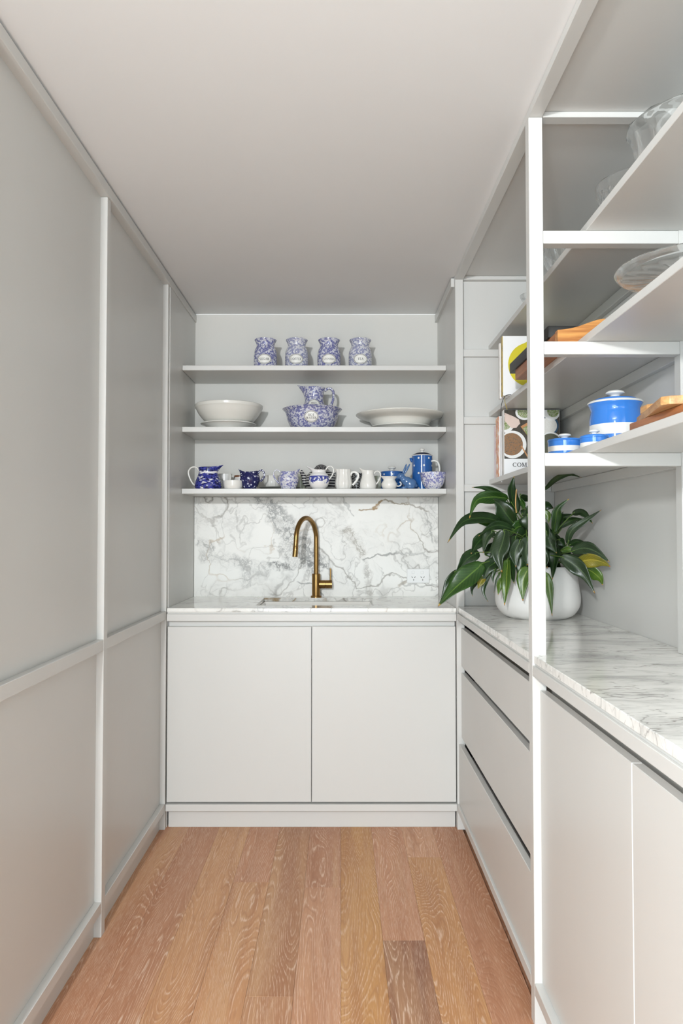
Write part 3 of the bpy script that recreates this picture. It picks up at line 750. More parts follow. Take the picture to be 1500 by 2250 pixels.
def jug(name, label, cxp, Y, z, sc, outer, spout, handle, hr, mat, hmat=None, th=1.3, hz=None, group='small jugs on the lowest shelf', cat='jug', **kw):
    """outer and handle in photo pixels at that depth; spout = (side, length, lift)"""
    k = Y/FPX*sc
    o = [(r*k, h*k) for r, h in outer]; s, ln, lift = spout
    t = thing(name, label, cat, ((cxp-748)*Y/FPX, Y, z), group)
    H = o[-1][1]
    link('body', spouted(o, th*k, s, ln*k, lift*k, (hz*k if hz else H*0.6), **kw), mat, t, 50)
    if handle:
        pts = [(x*k, 0, h*k) for x, h in handle]
        link('handle', tube_me('handle', pts, lambda u: (hr*k*1.0, hr*k*1.35), 10, 6), hmat or mat, t, 60)
    return t, o
tj, oj = jug('water_jug', 'tall violet floral jug labelled HOT WATER standing in the basin', 690, Yb, Z2+0.0065, 1.0,
    [(22, 0), (26, 2), (33, 15), (34, 28), (30.5, 42), (23.5, 55), (20, 66), (20.5, 78), (24, 92)], (-1, 13, 6),
    [(23, 86), (32, 92), (40.5, 87), (42.5, 74), (38.5, 58), (28, 46)], 2.9, CAL, hz=60, sharp=5.0, group='crockery on the middle shelf', scal=0.0)
oval_label(tj, smooth_prof(oj, 5), 0.116, 0.030, 0.024, ['HOT', 'WATER'], 0.0095)
turned('dinner_plate', 'white plate with thin dark rim line under the wide platter', 'plate', (xb(880), 3.555, Z2),
       [(0.10, 0), (0.104, 0.003), (0.12, 0.012), (0.143, 0.018), (0.146, 0.021)], WCER, 0.004)
turned('serving_platter', 'wide white rimmed serving bowl stacked on a white plate', 'platter', (xb(880), 3.555, Z2+0.018),
       [(0.122, 0), (0.128, 0.002), (0.136, 0.012), (0.148, 0.03), (0.16, 0.038), (0.195, 0.048), (0.213, 0.058), (0.2145, 0.062)], CREAM, 0.005, 80)

# lowest shelf -------------------------------------------------
Z3 = SHZ[2]; YA, YC = 3.452, 3.595
jug('milk_jug', 'blue and white landscape patterned jug with plain white handle', 457, YA, Z3, 1.0,
    [(26, 0), (27.5, 1.5), (29.5, 6), (28, 16), (23.5, 28), (20.8, 36), (20.8, 42), (21.8, 48)], (1, 11, 5),
    [(-20, 40), (-27, 48.5), (-37, 48), (-43.5, 39), (-41, 26), (-34, 13), (-27, 7.5)], 1.9, WILLOW, WCER, hz=36, sharp=4.0)
jug('milk_jug', 'navy blue jug with small white flowers', 548.5, YA, Z3, 1.0,
    [(13, 0), (14.5, 1.5), (16, 5), (20.5, 14), (22.5, 22), (21.2, 29), (18.2, 35), (18, 37.5)], (-1, 8, 7),
    [(17.5, 34), (21, 40.5), (27, 42), (31.5, 35), (30.5, 26), (23, 17)], 1.5, NAVYF, hz=27, sharp=5.0, scal=0.006)
jug('milk_jug', 'pale violet chintz jug with handle facing the navy jug', 633.5, YA, Z3, 1.0,
    [(14.5, 0), (16, 1.5), (17.5, 5), (21, 14), (22.8, 23), (20.8, 30), (17.8, 36), (17.5, 38)], (1, 8, 6.5),
    [(-17, 35), (-21, 41), (-28, 42.5), (-33, 35), (-30, 24), (-20.5, 13)], 1.5, CALJ, hz=28, sharp=5.0, scal=0.004)
jug('creamer', 'white round creamer with a blue flower band', 700.5, 3.44, Z3, 1.0,
    [(12, 0), (13, 1), (18, 5), (22.3, 14), (22.3, 25), (19.5, 32), (15.5, 36), (15, 39), (16.2, 42)], (-1, 12, 8),
    [(14, 41), (20, 49.5), (28, 50), (32, 42), (29, 31), (21, 20)], 1.6, CREAMER, WCER, hz=36, sharp=3.0)
jug('milk_jug', 'white ribbed jug with an ear shaped handle', 754.5, YA, Z3, 1.0,
    [(14, 0), (16, 1.5), (18.3, 8), (18.6, 15), (16.8, 25), (15.8, 34), (16.3, 43.5)], (-1, 4.5, 1),
    [(15.2, 30), (18, 36.5), (25, 38.5), (32, 33), (30, 22), (20, 9)], 1.9, WCER, hz=30, sharp=6.0, ribs=12, ribamp=0.022, seg=96)
jug('milk_jug', 'plain white jug with high pointed spout beside the ribbed one', 808.5, YA, Z3, 1.0,
    [(16, 0), (17.2, 1.2), (18.4, 7), (17.6, 15), (14.6, 26), (13, 34), (13.8, 41)], (-1, 6, 6),
    [(12.8, 34), (16, 38.5), (22, 40), (27, 34), (25, 22), (17, 10)], 1.6, WCER, hz=30, sharp=4.0)
jug('sauce_jug', 'small squat white jug in front of the blue spotted pot', 855, 3.436, Z3, 1.0,
    [(12, 0), (13.5, 1), (16.8, 6), (17, 12), (14, 18), (12.8, 20.5), (15.5, 24.5), (18, 27)], (-1, 2, 1.5),
    [(15, 8), (20, 6.5), (25.5, 9), (25.5, 14), (22.5, 16)], 1.5, WCER, hz=20)
def cup(name, label, cat, p, Y, outer, mat, th=1.2, seg=48, z=Z3):
    k = Y/FPX
    return turned(name, label, cat, ((p-748)*k, Y, z), [(r*k, h*k) for r, h in outer], mat, th*k, seg, 'small crockery on the lowest shelf')
cup('ramekin', 'plain white ramekin beside the landscape jug', 'ramekin', 511.5, 3.437, [(17, 0), (18.5, 1), (20.5, 6), (21.2, 12), (21.4, 18.5)], WCER)
t = cup('mug', 'white mug with grey flowers behind the ramekin', 'mug', 493, YC, [(13, 0), (14.5, 1), (15, 8), (15.3, 37)], GREYF)
k_ = YC/FPX; link('handle', tube_me('handle', [(11*k_, -9*k_, 32*k_), (14*k_, -15*k_, 36*k_), (15*k_, -19*k_, 28*k_), (14*k_, -17*k_, 14*k_), (11.5*k_, -9*k_, 8*k_)], 2.2*k_, 10, 6), WCER, t, 60)
cup('sugar_pot', 'little white pot with a brown rim behind the ramekin', 'pot', 526.5, 3.56, [(10, 0), (12, 1), (13.2, 10), (13, 22), (12.4, 33)], BROWNP)
cup('saucer', 'grey saucer lying behind the violet chintz jug', 'saucer', 614, 3.59, [(22, 0), (23, 0.6), (34, 3.5), (45, 6.5), (46, 7.2)], plain('grey_glaze', rgb(150, 152, 146), 0.2), 1.0, 64)
jug('cream_jug', 'white textured jug standing on the grey saucer', 598, 3.59, Z3+0.005, 1.0,
    [(12, 0), (13, 1), (17, 8), (19, 16), (18, 24), (15, 31)], (1, 3, 1), [(-14, 29), (-18, 32), (-23, 28), (-22, 20), (-17, 12)], 1.5, WCER, ribs=16, ribamp=0.012, seg=96)
cup('beaker', 'sage green beaker behind the violet chintz jug', 'beaker', 659.5, 3.625, [(9, 0), (10.5, 1), (11.5, 14), (11, 30), (8.5, 37)], SAGE)
# striped teapot
k_ = 3.575/FPX
t = thing('teapot', 'black and cream striped teapot behind the white creamer', 'teapot', ((705-748)*k_, 3.575, Z3), 'small crockery on the lowest shelf')
link('body', lathe_me('body', [(r*k_, h*k_) for r, h in smooth_prof([(0, 0), (20, 0), (27, 3), (34, 14), (35, 24), (31, 35), (22, 43), (13, 46), (0, 46.5)], 5)], 48), STRIPE, t, 60)
l = link('lid', lathe_me('lid', [(r*k_, h*k_) for r, h in smooth_prof([(0, 45.5), (16, 45), (15.5, 48), (12.5, 53), (7, 57), (0, 58)], 5)], 40), SWIRL, t, 60)
link('spout', tube_me('spout', [(-26*k_, 0, 12*k_), (-35*k_, 0, 20*k_), (-38*k_, 0, 32*k_), (-45*k_, 0, 44*k_)], lambda u: (8-4.2*u)*k_, 14, 6), STRIPE, t, 60)
link('handle', tube_me('handle', [(28*k_, 0, 36*k_), (38*k_, 0, 40*k_), (42*k_, 0, 28*k_), (33*k_, 0, 14*k_)], 2.4*k_, 10, 6), STRIPE, t, 60)
cup('tumbler', 'black speckled tumbler between the ribbed and plain white jugs', 'tumbler', 783, 3.585, [(9, 0), (10.5, 1), (12, 20), (12.5, 39)], SPECK)
cup('egg_cup', 'sage green cup behind the plain white jug', 'cup', 831, 3.60, [(7, 0), (9, 1), (10, 14), (10.5, 33)], SAGE)
def dots(root, R, rows, n, r, mat, phase=0.0):
    me = None
    for i, z in enumerate(rows):
        for k in range(n):
            a = 2*PI*(k+0.5*(i % 2))/n + phase
            if me is None:
                vs = []
                for j in range(14):
                    u = 2*PI*j/14; aa = r*math.cos(u)/R
                    vs.append(((R+0.0006)*math.cos(aa), (R+0.0006)*math.sin(aa), r*math.sin(u)))
                me = bpy.data.meshes.new('spot'); me.from_pydata(vs, [], [tuple(range(14))]); me.materials.append(mat)
            o = bpy.data.objects.new('spot', me); COL.objects.link(o); o.parent = root
            o.location = (0, 0, z); o.rotation_euler = (0, 0, a)
k_ = 3.565/FPX
t = thing('biscuit_jar', 'blue lidded jar with white spots behind the squat white jug', 'jar', ((861-748)*k_, 3.565, Z3), 'blue spotted pots')
link('body', lathe_me('body', [(r*k_, h*k_) for r, h in vessel([(22, 0), (24, 1), (24.6, 4), (24.6, 39)], 1.2, 0)], 56), BLUEC, t, 40)
l = link('lid', lathe_me('lid', [(r*k_, h*k_) for r, h in [(0, 39.5), (24.6, 39.5), (24.8, 41.5), (20, 43), (9, 44), (0, 44.2)]], 56), BLUEC, t, 40)
knob('lid_knob', 8.8*k_, 10*k_, CREAM, l, 43.8*k_)
dots(t, 24.6*k_, [14*k_, 35*k_], 8, 2.0*k_, WCER, 0.35)
k_ = 3.55/FPX; CPX = 927.5
t = thing('coffee_pot', 'tall blue coffee pot with white spots and navy lid', 'coffee pot', ((CPX-748)*k_, 3.55, Z3), 'blue spotted pots')
link('body', lathe_me('body', [(r*k_, h*k_) for r, h in vessel([(21, 0), (22.3, 1), (22.3, 76)], 1.2, 0)], 56), BLUEC, t, 40)
link('rim', lathe_me('rim', [(r*k_, h*k_) for r, h in [(20, 75.8), (22.8, 75.8), (23, 76.8), (22.4, 77.8), (19.5, 77.9), (20, 75.8)]], 56), WCER, t, 40)
l = link('lid', lathe_me('lid', [(r*k_, h*k_) for r, h in [(0, 77.5), (22, 77.6), (20, 79.5), (12, 83), (5, 84.5), (0, 84.8)]], 56), NAVYC, t, 40)
knob('lid_knob', 5.8*k_, 8.5*k_, WCER, l, 84.4*k_)
link('handle', tube_me('handle', [(18*k_, -9*k_, 63*k_), (24*k_, -11*k_, 65*k_), (32*k_, -12*k_, 62*k_), (36*k_, -12*k_, 52*k_), (36*k_, -11*k_, 38*k_), (30*k_, -8*k_, 24*k_), (20*k_, -5*k_, 20*k_)], 2.4*k_, 12, 6), CREAM, t, 60)
link('spout', tube_me('spout', [(-21*k_, 0, 64*k_), (-24*k_, 0, 68*k_), (-26*k_, 0, 72*k_)], lambda u: (4-1.6*u)*k_, 12, 4), BLUEC, t, 60)
dots(t, 22.3*k_, [4*k_, 20*k_, 37*k_, 54*k_, 70*k_], 6, 2.2*k_, WCER, -0.98)
cup('tea_bowl', 'violet chintz footless tea bowl beside the coffee pot', 'bowl', 951.5, 3.445, [(13, 0), (15, 1), (21, 8), (25.5, 18), (27.5, 29), (28.2, 36.5)], CALJ, 1.4, 56)
# rabbit figurine: ellipsoids fused into one skin
def rabbit(k):
    bm = bmesh.new()
    def ell(c, r, rot=(0, 0, 0)):
        m = Matrix.LocRotScale(Vector(c)*k, __import__('mathutils').Euler(rot), Vector(r)*k)
        bmesh.ops.create_uvsphere(bm, u_segments=20, v_segments=14, radius=1.0, matrix=m)
    ell((8, 0, 12), (14, 11.5, 12.5)); ell((0, 0, 17), (10, 9, 11), (0, 0.5, 0)); ell((-7, 0, 22), (7, 6.5, 8), (0, 0.4, 0))
    ell((-13, 0, 29), (8.5, 6.5, 6.5), (0, -0.35, 0)); ell((-19, 0, 27), (4.5, 4, 3.6)); ell((20, 0, 8), (4, 4, 4))
    ell((-6, -4.5, 3), (6, 3.5, 3.5)); ell((-6, 4.5, 3), (6, 3.5, 3.5)); ell((8, -8, 5), (9, 4, 5)); ell((8, 8, 5), (9, 4, 5))
    ell((0.5, -3, 44), (2.5, 2.2, 14), (0, 0.5, 0)); ell((-4.5, 3, 44), (2.5, 2.2, 14), (0, 0.36, 0))
    me = bpy.data.meshes.new('rabbit_tmp'); bm.to_mesh(me); bm.free()
    o = bpy.data.objects.new('rabbit_tmp', me); COL.objects.link(o)
    r = o.modifiers.new('r', 'REMESH'); r.mode = 'VOXEL'; r.voxel_size = 0.9*k
    s = o.modifiers.new('s', 'SMOOTH'); s.iterations = 5; s.factor = 0.5
    ev = o.evaluated_get(bpy.context.evaluated_depsgraph_get())
    out = bpy.data.meshes.new_from_object(ev); bpy.data.objects.remove(o)
    zs = min(v.co.z for v in out.vertices)
    for v in out.vertices: v.co.z = max(0.0, v.co.z)
    return out
k_ = 3.44/FPX
rb_ = thing('rabbit_figurine', 'slate blue ceramic rabbit figurine in front of the coffee pot', 'figurine', ((893.5-748)*k_, 3.44, Z3))
link('body', rabbit(k_), RABB, rb_, 180)
for sy in (-1, 1):
    o = link('eye', lathe_me('eye', [(0, -0.6*k_), (0.9*k_, 0), (0, 0.6*k_)], 10), NAVYC, rb_, 60); o.location = (-14.5*k_, sy*6.3*k_, 31*k_)

# ------------------------------------------------------------------ glassware on the open shelves
def glassy(name, label, cat, loc, outer, th, seg, fn=None, group='glassware on the open shelves', n=4):
    """clear vessel; fn reshapes the outside wall only, so cut patterns act as lenses"""
    t = thing(name, label, cat, loc, group)
    p = vessel(outer, th, n); no = (len(outer)-1)*n+2
    f = (lambda a, r, z, i: fn(a, r, z) if i < no else (r*math.cos(a), r*math.sin(a), z)) if fn else None
    link('bowl', lathe_me('bowl', p, seg, f, True), GLASS, t, 28)
    return t
def panels(nf, amp):
    def fn(a, r, z):
        w = abs(((a*nf/(2*PI)) % 1.0)-0.5)*2          # flat panels between sharp ridges
        k = 1+amp*(w*w-0.35)
        return (r*k*math.cos(a), r*k*math.sin(a), z+(0.06*amp*w if z > 0.09 else 0))
    return fn
def diamonds(nf, pitch, amp, z0, z1):
    def fn(a, r, z):
        m = max(0.0, min(1.0, (z-z0)/0.006))*max(0.0, min(1.0, (z1-z)/0.006))
        u, v = a*nf/(2*PI)+z/pitch, a*nf/(2*PI)-z/pitch
        tri = lambda q: abs((q % 1.0)-0.5)*2
        k = 1-amp*m*max((1-tri(u))**3, (1-tri(v))**3)*1.0
        return (r*k*math.cos(a), r*k*math.sin(a), z)
    return fn
def fans(nf, amp):
    def fn(a, r, z):
        q = abs(((a*nf/(2*PI)) % 1.0)-0.5)*2
        k = 1-amp*max(0.0, 1-q*(1.2+z*22))
        return (r*k*math.cos(a), r*k*math.sin(a), z)
    return fn
glassy('glass_bowl', 'deep clear glass bowl with a flared wavy rim on the top open shelf', 'bowl', (0.79, 1.632, SZ[0]),
       [(0.105, 0), (0.11, 0.003), (0.116, 0.02), (0.120, 0.06), (0.125, 0.09), (0.134, 0.107), (0.138, 0.113)], 0.0045, 96, panels(12, 0.028))
glassy('cut_glass_bowl', 'small cut crystal bowl with diamond facets beside the wavy glass bowl', 'bowl', (0.762, 1.876, SZ[0]),
       [(0.045, 0), (0.055, 0.002), (0.078, 0.022), (0.094, 0.055), (0.1, 0.083), (0.101, 0.094)], 0.007, 288, diamonds(24, 0.03, 0.035, 0.01, 0.074), n=12)
glassy('cut_glass_bowl', 'cut crystal bowl with tall fan facets further along the top open shelf', 'bowl', (0.755, 2.33, SZ[0]),
       [(0.05, 0), (0.06, 0.002), (0.085, 0.03), (0.104, 0.07), (0.112, 0.1)], 0.009, 240, fans(26, 0.055), n=8)
t = thing('dessert_glass', 'small stemmed dessert glass at the far end of the top open shelf', 'glass', (0.695, 2.655, SZ[0]), 'glassware on the open shelves')
link('bowl', lathe_me('bowl', vessel([(0.004, 0.02), (0.012, 0.0215), (0.03, 0.032), (0.041, 0.049), (0.043, 0.058)], 0.002, 5), 40), GLASS, t, 50)
link('foot', lathe_me('foot', [(0, 0), (0.03, 0), (0.03, 0.002), (0.008, 0.006), (0.004, 0.011), (0.004, 0.0195), (0, 0.0195)], 32), GLASS, t, 40)
t = thing('cake_stand', 'clear pressed glass cake stand on the middle open shelf', 'cake stand', (0.79, 1.64, SZ[1]), 'glassware on the open shelves')
link('plate', lathe_me('plate', [(0, 0.062), (0.06, 0.061), (0.12, 0.062), (0.15, 0.066), (0.162, 0.074), (0.165, 0.079), (0.163, 0.082), (0.159, 0.0795), (0.147, 0.0705), (0.12, 0.0665), (0, 0.066)], 120,
     lambda a, r, z: (r*math.cos(a), r*math.sin(a), z-(0.0012*abs(math.sin(10*a))*(1 if 0.05 < r < 0.13 and z < 0.0655 else 0)))), GLASS, t, 28)
link('pedestal', lathe_me('pedestal', smooth_prof([(0, 0), (0.055, 0), (0.055, 0.003), (0.03, 0.012), (0.014, 0.03), (0.014, 0.045), (0.03, 0.0605), (0, 0.0605)], 4), 40), GLASS, t, 50)

# ------------------------------------------------------------------ blue and white striped kitchenware
def lidded(name, label, cx, cy, R, H, stops, lidh, kr, kh, cat, neck=False):
    t = thing(name, label, cat, (cx, cy, SZ[2]), 'blue and white striped kitchenware')
    if neck: outer = [(R*0.84, 0), (R*0.89, 0.003), (R*0.945, 0.02), (R*0.955, H*0.45), (R*0.955, H*0.66), (R*0.93, H*0.78), (R*0.905, H*0.86), (R*0.93, H*0.93), (R*0.985, H*0.985), (R*0.99, H)]
    else: outer = [(R*0.9, 0), (R*0.94, 0.002), (R*0.98, 0.012), (R, H)]
    link('body', lathe_me('body', vessel(outer, 0.004, 5), 64), banded(name+'_'+str(len(MT)), stops), t, 50)
    lp = [(0, 0), (R*1.01, 0), (R*1.03, 0.003), (R*1.0, 0.006), (R*0.82, 0.007), (R*0.78, 0.007+lidh*0.5), (R*0.55, 0.007+lidh*0.9), (0, 0.007+lidh)]
    lm = banded(name+'_lid_'+str(len(MT)), [(-1, CW), (0.0065, CB)]) if neck else banded(name+'_lid_'+str(len(MT)), [(-1, CB), (0.0, CB), (0.02, CW)])
    l = link('lid', lathe_me('lid', lp, 64), lm, t, 40); l.location = (0, 0, H+0.0005)
    knob('lid_knob', kr, kh, WCER, l, 0.006+lidh)
    return t
lidded('kitchen_crock', 'large blue and white striped crock with domed lid and white knob', 0.808, 2.16, 0.0765, 0.152,
       [(0, CB), (0.057, CW), (0.088, CB)], 0.012, 0.0265, 0.022, 'crock', True)
lidded('butter_dish', 'low blue and white striped lidded dish beside the community cookbook', 0.6705, 2.20, 0.049, 0.046, [(0, CW), (0.002, CB), (0.015, CW), (0.031, CB)], 0.002, 0.0185, 0.016, 'dish')
lidded('butter_dish', 'smaller blue and white striped lidded dish beside the large crock', 0.711, 2.06, 0.0385, 0.038, [(0, CB), (0.010, CW), (0.025, CB)], 0.004, 0.0145, 0.015, 'dish')

# ------------------------------------------------------------------ boards
def extruded(name, outline, z0, z1, mat, root, bev=0.003):
    bm = bmesh.new()
    f = bm.faces.new([bm.verts.new((x, y, z0)) for x, y in outline])
    r = bmesh.ops.extrude_face_region(bm, geom=[f])
    for v in r['geom']:
        if isinstance(v, bmesh.types.BMVert): v.co.z = z1
    bmesh.ops.recalc_face_normals(bm, faces=bm.faces)
    if bev: bmesh.ops.bevel(bm, geom=list(bm.edges), offset=bev, segments=2, profile=0.6, affect='EDGES')
    return link(name, mesh_of(bm, name), mat, root, 40)
# serving board with a swept lip, on the middle open shelf
t = thing('serving_board', 'golden wooden serving board with a curved raised end on the middle open shelf', 'board', (0.72, 2.22, SZ[1]))
extruded('board', [(-0.131, -0.21), (0.155, -0.21), (0.155, 0.255), (-0.131, 0.255)], 0, 0.034, WOOD_RED, t)
bm = bmesh.new()
lip = smooth_prof([(-0.131, 0.036), (-0.11, 0.038), (-0.08, 0.044), (-0.04, 0.058), (-0.01, 0.066), (0.04, 0.068), (0.10, 0.06), (0.155, 0.05)], 4)
ol = [(-0.131, 0.0)]+lip+[(0.155, 0.0)]
f = bm.faces.new([bm.verts.new((x, -0.2335, z)) for x, z in ol]); r = bmesh.ops.extrude_face_region(bm, geom=[f])
for v in r['geom']:
    if isinstance(v, bmesh.types.BMVert): v.co.y = -0.2105
bmesh.ops.recalc_face_normals(bm, faces=bm.faces)
link('raised_end', mesh_of(bm, 'raised_end'), WOOD_OAK, t, 30)
t = thing('serving_board', 'black stained board lying on the golden serving board', 'board', (0.72, 2.26, SZ[1]+0.0345))
extruded('board', [(-0.136, -0.2), (0.14, -0.2), (0.14, 0.275), (-0.136, 0.275)], 0, 0.034, WOOD_BLK, t)
extruded('handle', [(0.0, -0.1), (0.05, -0.1), (0.05, 0.1), (0.0, 0.1)], 0.0342, 0.046, WOOD_RED, t, 0.002)
# chopping boards on the lowest open shelf
t = thing('chopping_board', 'flat reddish chopping board at the bottom of the board stack', 'board', (0.765, 1.4, SZ[2]))
extruded('board', [(-0.112, -0.05), (0.11, -0.05), (0.11, 0.262), (-0.112, 0.262)], 0, 0.021, WOOD_RED, t)
t = thing('chopping_board', 'pale paddle chopping board lying skewed over the reddish board', 'board', (0.765, 1.4, SZ[2]+0.0213))
c1, c0 = Vector((0.679, 1.687)), Vector((0.618, 1.412)); ax = (c1-c0).normalized(); nx = Vector((ax.y, -ax.x))
O2 = [c0, c0+nx*0.2-ax*0.0, c1+nx*0.2-ax*0.1, c1+nx*0.03]
O2 = [c0+ax*0.012, c0+nx*0.014, c0+nx*0.22, c1+nx*0.22-ax*0.06, c1+nx*0.14-ax*0.02, c1+nx*0.012, c1-ax*0.004]
extruded('board', [(p.x-0.765, p.y-1.4) for p in O2], 0, 0.017, WOOD_PALE, t, 0.0025)
t = thing('chopping_board', 'pale chopping board with clipped corner on top of the board stack', 'board', (0.765, 1.4, SZ[2]+0.0386))
O3 = [(-0.098, 0.235), (-0.085, 0.252), (0.08, 0.252), (0.08, 0.06), (-0.06, 0.06), (-0.07, 0.16), (-0.098, 0.2)]
extruded('board', O3, 0, 0.016, WOOD_PALE, t, 0.0025)

# ------------------------------------------------------------------ cookbooks
def cover_mat(name, col, rough=0.35): return plain(name, col, rough)
def spine_mat(name, cols, sc=30.0):
    t = NT(name); o = t.obj()
    n1 = t.noise(t.mapping(o, (cols[0][0]*9, 3, 1), sc=(1, 1, 0.7)), sc, 3)
    st = [(0.25+0.5*i/(len(cols)-1), c) for i, c in enumerate(cols)]
    return t.fin(t.ramp(n1, st), 0.35)
def book(name, label, x0, y0, z, w, th, h, cm, sm=None, group='cookbooks on the open shelves', lean=0.0):
    """spine faces -X (the aisle), front cover faces -Y (the camera)"""
    t = thing(name, label, 'book', (x0, y0, z), group); t.rotation_euler = (lean, 0, 0)
    bm = bmesh.new(); c = 0.0028
    box_bm(bm, 0, w, 0, c, 0, h, 0.0006); box_bm(bm, 0, w, th-c, th, 0, h, 0.0006)
    link('cover', mesh_of(bm, 'cover'), cm, t)
    bm = bmesh.new(); box_bm(bm, -0.0008, c, 0.0002, th-0.0002, 0, h, 0.001); link('spine', mesh_of(bm, 'spine'), sm or cm, t)
    bm = bmesh.new(); box_bm(bm, c+0.0005, w-0.004, c+0.0002, th-c-0.0002, 0.003, h-0.003, 0); link('pages', mesh_of(bm, 'pages'), PAGES, t)
    return t
WCOV = cover_mat('white_cover', rgb(240, 240, 240)); LEMON = cover_mat('lemon_yellow_print', rgb(212, 198, 48))
flat = lambda y: (lambda u, v: (u, y, v))
z1 = SZ[1]; H1 = 0.226
t = book('cookbook', 'white cookbook with a big yellow lemon on its cover', 0.610, 2.757, z1, 0.185, 0.03, H1, WCOV, spine_mat('mustard_spine', [rgb(188, 158, 60), rgb(206, 176, 70), rgb(90, 74, 40)], 90))
q = ellipse_quads(0.078, 0.082, rings=4); q = [[(u+0.098, v+H1*0.52) for u, v in qq] for qq in q]
ol_ = []
for i in range(72):
    a_ = 2*PI*i/72; up_ = max(0.0, math.cos(a_-1.45))**40; dn_ = max(0.0, math.cos(a_+1.6))**60
    ol_.append((0.098+0.078*math.cos(a_)*(1+0.14*up_), H1*0.52+0.082*math.sin(a_)*(1+0.14*up_+0.06*dn_)))
link('cover_print', print_me('cover_print', [ol_], flat(-0.0006)), LEMON, t)
link('ribbon_marker', tube_me('ribbon_marker', [(0.006, 0.012, 0.004), (0.0075, 0.01, -0.008), (0.010, 0.006, -0.03), (0.0165, 0.004, -0.052)], (lambda u: (0.0035, 0.0006)), 6, 6), plain('yellow_ribbon', rgb(196, 172, 40), 0.5), t, 60)
y_ = 2.7885
for i, (th, h, w, lb, cols, off) in enumerate((
    (0.012, 0.212, 0.17, 'thin pink and white cookbook next to the lemon cookbook', [rgb(226, 214, 212), rgb(196, 150, 150), rgb(170, 110, 96)], 0.004),
    (0.016, 0.205, 0.17, 'thin cream cookbook third along from the lemon cookbook', [rgb(232, 228, 220), rgb(214, 196, 180), rgb(150, 110, 90)], 0.006),
    (0.02, 0.215, 0.17, 'plain white cookbook furthest from the lemon cookbook', [rgb(236, 234, 230), rgb(222, 218, 212), rgb(200, 190, 184)], 0.0))):
    book('cookbook', lb, 0.612+off, y_, z1, w, th, h, WCOV, spine_mat('spine_top_%d' % i, cols, 60)); y_ += th+0.0012
# charging lead hanging by the lemon book
o = link('charging_lead', tube_me('charging_lead', [(0.640, 2.751, z1+0.002), (0.628, 2.751, z1+0.002), (0.616, 2.756, z1-0.004), (0.607, 2.765, z1-0.028), (0.604, 2.77, z1-0.062), (0.604, 2.772, z1-0.075)], 0.0012, 8, 6), plain('black_cable', rgb(40, 38, 36), 0.5), None, 60)
tag(o, 'short black cable hanging over the shelf edge under the lemon cookbook', 'cable')
z2 = SZ[2]; H2 = 0.264; W2 = 0.222
t = book('cookbook', 'large cookbook titled COMMUNITY with food bowls on its cover', 0.650, 2.925, z2, W2, 0.034, H2, WCOV, spine_mat('grey_spine', [rgb(206, 204, 200), rgb(224, 222, 218), rgb(180, 176, 172)], 20))
def quad(x0, y0, x1, y1): return [[(x0, y0), (x1, y0), (x1, y1), (x0, y1)]]
tw = NT('dark_table_print'); _x = tw.n('SeparateXYZ', {0: tw.obj()}, out=0)
_f = tw.rng(tw.math('ABSOLUTE', tw.math('SUBTRACT', tw.math('FRACT', tw.math('MULTIPLY', _x, 36.0)), 0.5)), 0.0, 0.05)
DTAB = tw.fin(tw.mix(_f, rgb(36, 34, 30), tw.mix(tw.noise(tw.obj(), 25.0, 2), rgb(62, 66, 56), rgb(84, 68, 58))), 0.35)
pic = link('cover_photo', print_me('cover_photo', quad(0.0012, 0.068, W2-0.001, H2-0.001), flat(-0.0005)), DTAB, t)
def food(name, cols, sc):
    f = NT(name); n1 = f.noise(f.obj(), sc, 4, 0.75)
    return f.fin(f.ramp(n1, [(0.3+0.4*i/(len(cols)-1), c) for i, c in enumerate(cols)], 'CONSTANT'), 0.4)
F_GRAIN = food('grain_print', [rgb(52, 46, 40), rgb(120, 108, 92), rgb(170, 116, 66), rgb(70, 62, 54), rgb(196, 176, 140)], 420)
F_GREEN = food('greens_print', [rgb(46, 84, 32), rgb(206, 200, 176), rgb(96, 140, 56), rgb(150, 110, 70), rgb(226, 220, 206)], 260)
F_DARKG = food('dark_greens_print', [rgb(44, 48, 36), rgb(96, 96, 78), rgb(60, 66, 46), rgb(206, 204, 196)], 420)
F_RICE = food('rice_print', [rgb(226, 222, 214), rgb(232, 230, 224), rgb(110, 90, 80)], 260)
PW_ = plain('bowl_print_white', rgb(238, 237, 234), 0.35); PBL = plain('bowl_print_blue', rgb(52, 84, 112), 0.35)
PTAN = plain('board_print_tan', rgb(196, 142, 96), 0.35); PSKIN = plain('hand_print_pale', rgb(226, 204, 192), 0.35)
def clipq(q):
    return [[(min(max(u, 0.0015), W2-0.0015), min(max(v, 0.069), H2-0.0015)) for u, v in p] for p in q]
def disc(cx, cy, a, b=None): return clipq([[(u+cx, v+cy) for u, v in p] for p in ellipse_quads(a, b or a, rings=2)])
k = 0
def pr(name, q, m):
    global k; k += 1
    link(name, print_me(name, clipq(q), flat(-0.0006-0.00012*k)), m, pic)
pr('plate_print', disc(0.082, 0.253, 0.036, 0.03), PW_); pr('food_print', disc(0.084, 0.256, 0.03, 0.025), F_GREEN)
pr('plate_print', disc(0.005, 0.208, 0.036), PW_); pr('food_print', disc(0.004, 0.21, 0.026), F_GREEN)
pr('board_print', [[(0.066, 0.197), (0.11, 0.222), (0.15, 0.15), (0.125, 0.118)]], PTAN); pr('food_print', [[(0.074, 0.19), (0.118, 0.215), (0.15, 0.15), (0.122, 0.118)]], F_GREEN)
pr('plate_print', disc(0.034, 0.125, 0.055), PW_); pr('food_print', disc(0.03, 0.126, 0.045), F_GRAIN)
pr('plate_print', disc(0.178, 0.2, 0.04), PBL); pr('food_print', disc(0.178, 0.2, 0.033), F_RICE)
pr('plate_print', disc(0.19, 0.255, 0.034), PW_); pr('food_print', disc(0.196, 0.258, 0.024), F_GREEN)
